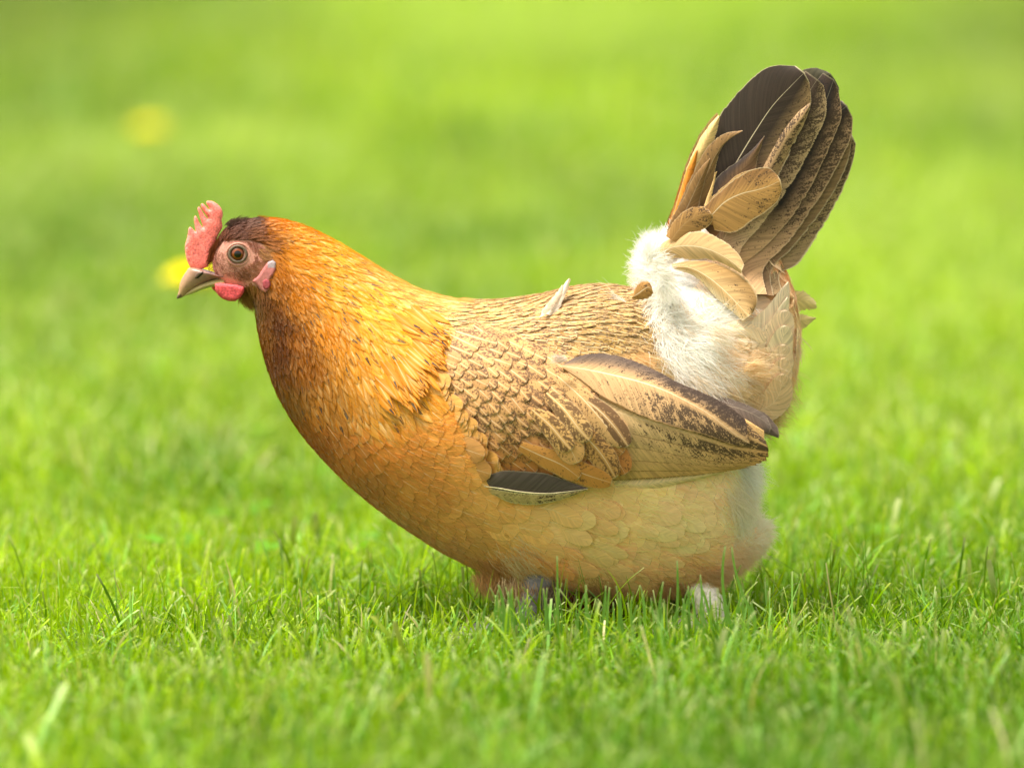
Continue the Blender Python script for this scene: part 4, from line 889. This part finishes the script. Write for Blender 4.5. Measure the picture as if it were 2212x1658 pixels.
def blades(n, x0, x1, y0, y1, hmin, hmax, wmin, wmax, rows, wedge=False, hx=1.0):
    y = rng.uniform(y0, y1, n)
    x = rng.uniform(x0, x1, n) * (((y + CAM_D) / (y1 + CAM_D)) if wedge else 1)
    pn = vnoise(x + 40, y + 40, .30, 3) * .55 + vnoise(x + 40, y + 40, .085, 4) * .45
    big = vnoise(x + 40, y * .30 + 40, .42, 9) * .6 + vnoise(x + 40, y * .5 + 40, .17, 11) * .4
    h = rng.uniform(hmin, hmax, n) * (.65 + .7 * pn) * hx; wdt = rng.uniform(wmin, wmax, n)
    az = rng.uniform(0, 2 * math.pi, n); lean = np.abs(rng.normal(0, .32, n)) + .04; bend = rng.normal(.28, .30, n)
    flat = rng.random(n) < .06; lean = np.where(flat, rng.uniform(.9, 1.4, n), lean)
    t = np.linspace(0, 1, rows); ld = np.stack([np.cos(az), np.sin(az)], -1)
    fa_ = rng.uniform(0, 2 * math.pi, n); sdv = np.stack([np.cos(fa_), np.sin(fa_), np.zeros(n)], -1)
    V = np.empty((n, rows, 2, 3)); cut = rng.random(n) < .55
    for j, tt in enumerate(t):
        th = lean + bend * tt * 1.5; out = h * tt * np.sin(th); up = h * tt * np.cos(np.clip(th, -1.5, 1.5))
        c = np.stack([x + ld[:, 0] * out, y + ld[:, 1] * out, np.maximum(up, .001)], -1)
        wf = np.where(cut, 1 - .35 * tt, (1 - tt ** 1.6) * .95 + .05) * wdt * .5 * min(1, .6 + tt)
        V[:, j, 0] = c - sdv * wf[:, None]; V[:, j, 1] = c + sdv * wf[:, None]
    mixv = np.clip(rng.normal(.45, .26, n) + (big - .5) * 1.8, 0, 1)[:, None]
    col = G1 * (1 - mixv) + G2 * mixv; bl = rng.random(n) < .15; col = np.where(bl[:, None], G3 * rng.uniform(.8, 1.5, (n, 1)), col)
    dry = rng.random(n) < .015; col = np.where(dry[:, None], G4 * rng.uniform(.6, 1, (n, 1)), col)
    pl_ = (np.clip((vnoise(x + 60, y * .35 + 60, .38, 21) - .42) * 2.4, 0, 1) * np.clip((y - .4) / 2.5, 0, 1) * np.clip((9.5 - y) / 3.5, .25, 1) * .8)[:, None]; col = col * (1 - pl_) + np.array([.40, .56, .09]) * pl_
    vignette = .45 * np.exp(-(((x + 1.05) / .45) ** 2 + ((y - 9.5) / 1.6) ** 2)) + .4 * np.exp(-(((x - 1.1) / .4) ** 2 + ((y - 9.2) / 2.0) ** 2)) + np.exp(-(((x + .95) / .5) ** 2 + ((y - 6.2) / 1.6) ** 2)) * .45 + np.exp(-(((x - .95) / .32) ** 2 + ((y - 5.2) / 2.2) ** 2)) * .40  # lens vignette painted into blade colour, darkening towards frame corners and edge
    col = col * (1 - vignette)[:, None] * rng.uniform(.85, 1.15, (n, 1))
    C = np.repeat(np.repeat(col[:, None], rows, 1)[:, :, None], 2, 2).copy()
    tip = (t > .9)[None, :, None, None] & cut[:, None, None, None]
    C = np.where(tip, C * .35 + np.array([.62, .62, .34]) * .65, C)
    C *= (.66 + .55 * rng.random((n, 1, 1, 1)))
    U = np.empty((n, rows, 2, 3)); U[..., 0] = np.array([-1, 1.])[None, None]; U[..., 1] = t[None, :, None] * 8; U[..., 2] = rng.uniform(0, 99, n)[:, None, None]
    b = np.array([[2*j, 2*j+1, 2*j+3, 2*j+2] for j in range(rows - 1)])
    F = (np.arange(n)[:, None, None] * (2 * rows) + b[None]).reshape(-1, 4)
    return V.reshape(-1, 3), F, C.reshape(-1, 3), U.reshape(-1, 3)
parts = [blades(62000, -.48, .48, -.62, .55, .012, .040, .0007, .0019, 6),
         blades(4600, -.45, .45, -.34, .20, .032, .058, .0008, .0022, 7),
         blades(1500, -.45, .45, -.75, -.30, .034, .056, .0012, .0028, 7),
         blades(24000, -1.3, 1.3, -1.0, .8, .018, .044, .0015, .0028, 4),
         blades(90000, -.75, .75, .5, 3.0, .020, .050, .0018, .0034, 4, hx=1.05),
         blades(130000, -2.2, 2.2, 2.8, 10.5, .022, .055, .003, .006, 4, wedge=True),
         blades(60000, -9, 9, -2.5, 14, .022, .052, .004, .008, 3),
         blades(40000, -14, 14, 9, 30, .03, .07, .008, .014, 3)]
# few hand-placed blades that stand before the belly and feet
Vs, Fs, Cs, Us, n_ = [], [], [], [], 0
for V, F, C, U in parts: Vs.append(V); Fs.append(F + n_); Cs.append(C); Us.append(U); n_ += len(V)
for (u0, v0, u1, v1, wpx, bnd) in ((1205,1380,1203,1200,7,0),(1262,1390,1265,1262,10,2),(1455,1400,1462,1210,8,4),(1420,1400,1432,1255,9,-4),(1590,1380,1566,1178,9,-16),(1088,1345,1076,1262,10,4),
        (1515,1390,1512,1240,7,3),(1490,1390,1486,1264,8,0),(1375,1370,1270,1350,7,-14),(1050,1370,1072,1300,10,3),(705,1400,722,1225,6,6),(640,1380,652,1225,6,3),(790,1370,782,1210,7,-8),(1640,1350,1580,1180,8,-12),(1560,1390,1600,1300,8,6),(300,1400,278,1310,9,-8),(1350,1400,1335,1290,8,0),(960,1380,990,1290,6,8)) + tuple((u_, 1392, u_ + rng.normal(0, 16), rng.uniform(1262, 1335), rng.uniform(5, 9), rng.normal(0, 9)) for u_ in np.r_[rng.uniform(1060, 1640, 46), rng.uniform(1090, 1210, 12), rng.uniform(1470, 1580, 12)]):
    k = 9; t = np.linspace(0, 1, k)[:, None]; a, b = np.array([u0, v0]), np.array([u1, v1]); nn = np.array([-(b-a)[1], (b-a)[0]]) / np.linalg.norm(b-a)
    c = a + (b - a) * t + nn * bnd * 2 * t * (1 - t) * 2; yv = rng.uniform(-.115, -.085) if u0 > 900 else rng.uniform(-.03, .03)
    hw = wpx * .5 * (1 - .55 * t)
    uv = np.stack([c - nn * hw, c + nn * hw], 1); V = unproj(uv, yv).reshape(-1, 3)
    V[:2, 2] = np.minimum(V[:2, 2], 0.0)
    Vs.append(V); Fs.append(np.array([[2*j, 2*j+1, 2*j+3, 2*j+2] for j in range(k - 1)]) + n_); n_ += 2 * k
    cc0 = (G1 * .4 + G3 * .6) * rng.uniform(.8, 1.15); CC_ = np.tile(cc0, (2 * k, 1)); CC_[-2:] = CC_[-2:] * .4 + np.array([.6, .6, .35]) * .6; Cs.append(CC_)
    U = np.zeros((2 * k, 3)); U[0::2, 0] = -1; U[1::2, 0] = 1; U[:, 1] = np.repeat(t[:, 0], 2) * 8; Us.append(U)
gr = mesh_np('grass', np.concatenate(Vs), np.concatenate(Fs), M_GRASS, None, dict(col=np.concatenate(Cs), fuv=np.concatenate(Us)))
tag(gr, 'short bright green mown lawn grass all around the hen', 'grass', kind='stuff')

# clover leaves low in the turf
V, F, C, n = [], [], [], 0
for i in range(60):
    y = rng.uniform(.05, 1.2); x = rng.uniform(-.5, .5) * (1 + .25 * y); z = rng.uniform(.014, .030); r_ = rng.uniform(.004, .0065); a0 = rng.uniform(0, 6.3); tilt = rng.normal(0, .35, 2)
    c = np.array([.14, .34, .015]) * rng.uniform(.7, 1.2) if rng.random() < .7 else np.array([.15, .33, .03])
    for k in range(3):
        a = a0 + k * 2.094; cx, cy_ = math.cos(a) * r_, math.sin(a) * r_; ring = []
        for j in range(10):
            b = a + j / 10 * 6.283; rr_ = r_ * .92 * (1 - .18 * math.exp(-((j / 10) * 6.283) ** 2 * 3) - .18 * math.exp(-((1 - j / 10) * 6.283) ** 2 * 3))
            px, py = cx + math.cos(b) * rr_, cy_ + math.sin(b) * rr_; ring.append((x + px, y + py, z + px * tilt[0] + py * tilt[1] + .10 * math.hypot(px, py)))
        V += ring + [(x + cx, y + cy_, z + cx * tilt[0] + cy_ * tilt[1])]; C += [c] * 11
        F += [(n + j, n + (j + 1) % 10, n + 10) for j in range(10)]; n += 11
cl = mesh_np('clover', V, np.array(F), M_GRASS, None, dict(col=np.array(C), fuv=np.zeros((n, 3))))
tag(cl, 'low round clover leaves scattered through the grass', 'clover', kind='stuff')

# soil and thatch under the blades, reaching to the horizon
g = NT('turf'); n1 = g.noise(g.pos(), 40, 4, .6); n2 = g.noise(g.pos(), 1.3, 3, .5)
dist = g.n('ShaderNodeVectorMath', operation='LENGTH'); g.l(g.pos(), dist.inputs[0])
near = g.mix(g.sm(n1, .4, .62), (.03, .055, .008), (.10, .13, .025)); farc = g.mix(n2, (.16, .30, .022), (.27, .44, .035))
bs = g.n('ShaderNodeBsdfPrincipled'); g.l(g.mix(g.sm(dist.outputs['Value'], 3, 14), near, farc), bs.inputs['Base Color']); bs.inputs['Roughness'].default_value = .9
g.l(bs.outputs[0], g.out.inputs[0])
N = 60; rr_ = np.r_[0, np.geomspace(.5, 1500, N)]; V = [(0, 0, 0)]; F = []
for i in range(1, N + 1):
    for j in range(48): a = j / 48 * 2 * math.pi; V.append((rr_[i] * math.cos(a), rr_[i] * math.sin(a), 0))
F = [(0, 1 + j, 1 + (j + 1) % 48) for j in range(48)] + [(1+(i-1)*48+j, 1+i*48+j, 1+i*48+(j+1) % 48, 1+(i-1)*48+(j+1) % 48) for i in range(1, N) for j in range(48)]
gd = mesh_np('ground', V, F, g.m, None); tag(gd, kind='structure')

# dandelions out of focus
M_YEL = skin_material('dandelion_petal', base=(.95, .86, .010), rough=.7, bump=.2, scale=300, sss=0, var=.08)
M_STEM = skin_material('dandelion_stem', base=(.22, .34, .06), rough=.6, bump=.2, scale=300, sss=0, var=.1)
def dandelion(u, v, y, zz, r_, label):
    p = unproj((u, v), y); e = bpy.data.objects.new('dandelion', None); COLL.objects.link(e); e.location = (p[0], y, 0); tag(e, label, 'dandelion', 'dandelions in the lawn')
    V, F, n = [], [], 0
    for i in range(150):
        k = math.sqrt(i / 150); a = i * 2.39996; el = 1.35 * k; L = r_ * (.55 + .45 * k); d = np.array([math.sin(el) * math.cos(a), math.sin(el) * math.sin(a), math.cos(el)]); s_ = np.array([-math.sin(a), math.cos(a), 0]) * r_ * .10
        b = np.array([0, 0, p[2] - r_ * .2]) + d * r_ * .1
        m_ = b + d * L * .6; t_ = b + d * L; V += [b - s_ * .4, b + s_ * .4, m_ + s_, t_ + s_ * .8, t_ - s_ * .8, m_ - s_]; F += [(n, n+1, n+2, n+5), (n+5, n+2, n+3, n+4)]; n += 6
    mesh_np('flower_head', V, F, M_YEL, e)
    Vt, Ft = tube([(0, 0, 0), (.002, 0, p[2] * .5), (0, 0, p[2] - r_ * .25)], [.0022, .0020, .0022], 8); mesh_np('stem', Vt, Ft, M_STEM, e)
def yrow(v, z):   # depth at which height z shows at image row v
    b = -(v - 829.0) / FPX; sl_ = (-SP + b * CP) / (CP + b * SP); return (z - CAM_H) / sl_ - CAM_D
dandelion(322, 283, yrow(283, .06), .06, .020, 'small faint yellow dandelion far back in the blurred lawn at upper left')
dandelion(422, 608, yrow(608, .06), .06, .028, 'bright yellow dandelion in the blurred lawn behind the beak of the hen')
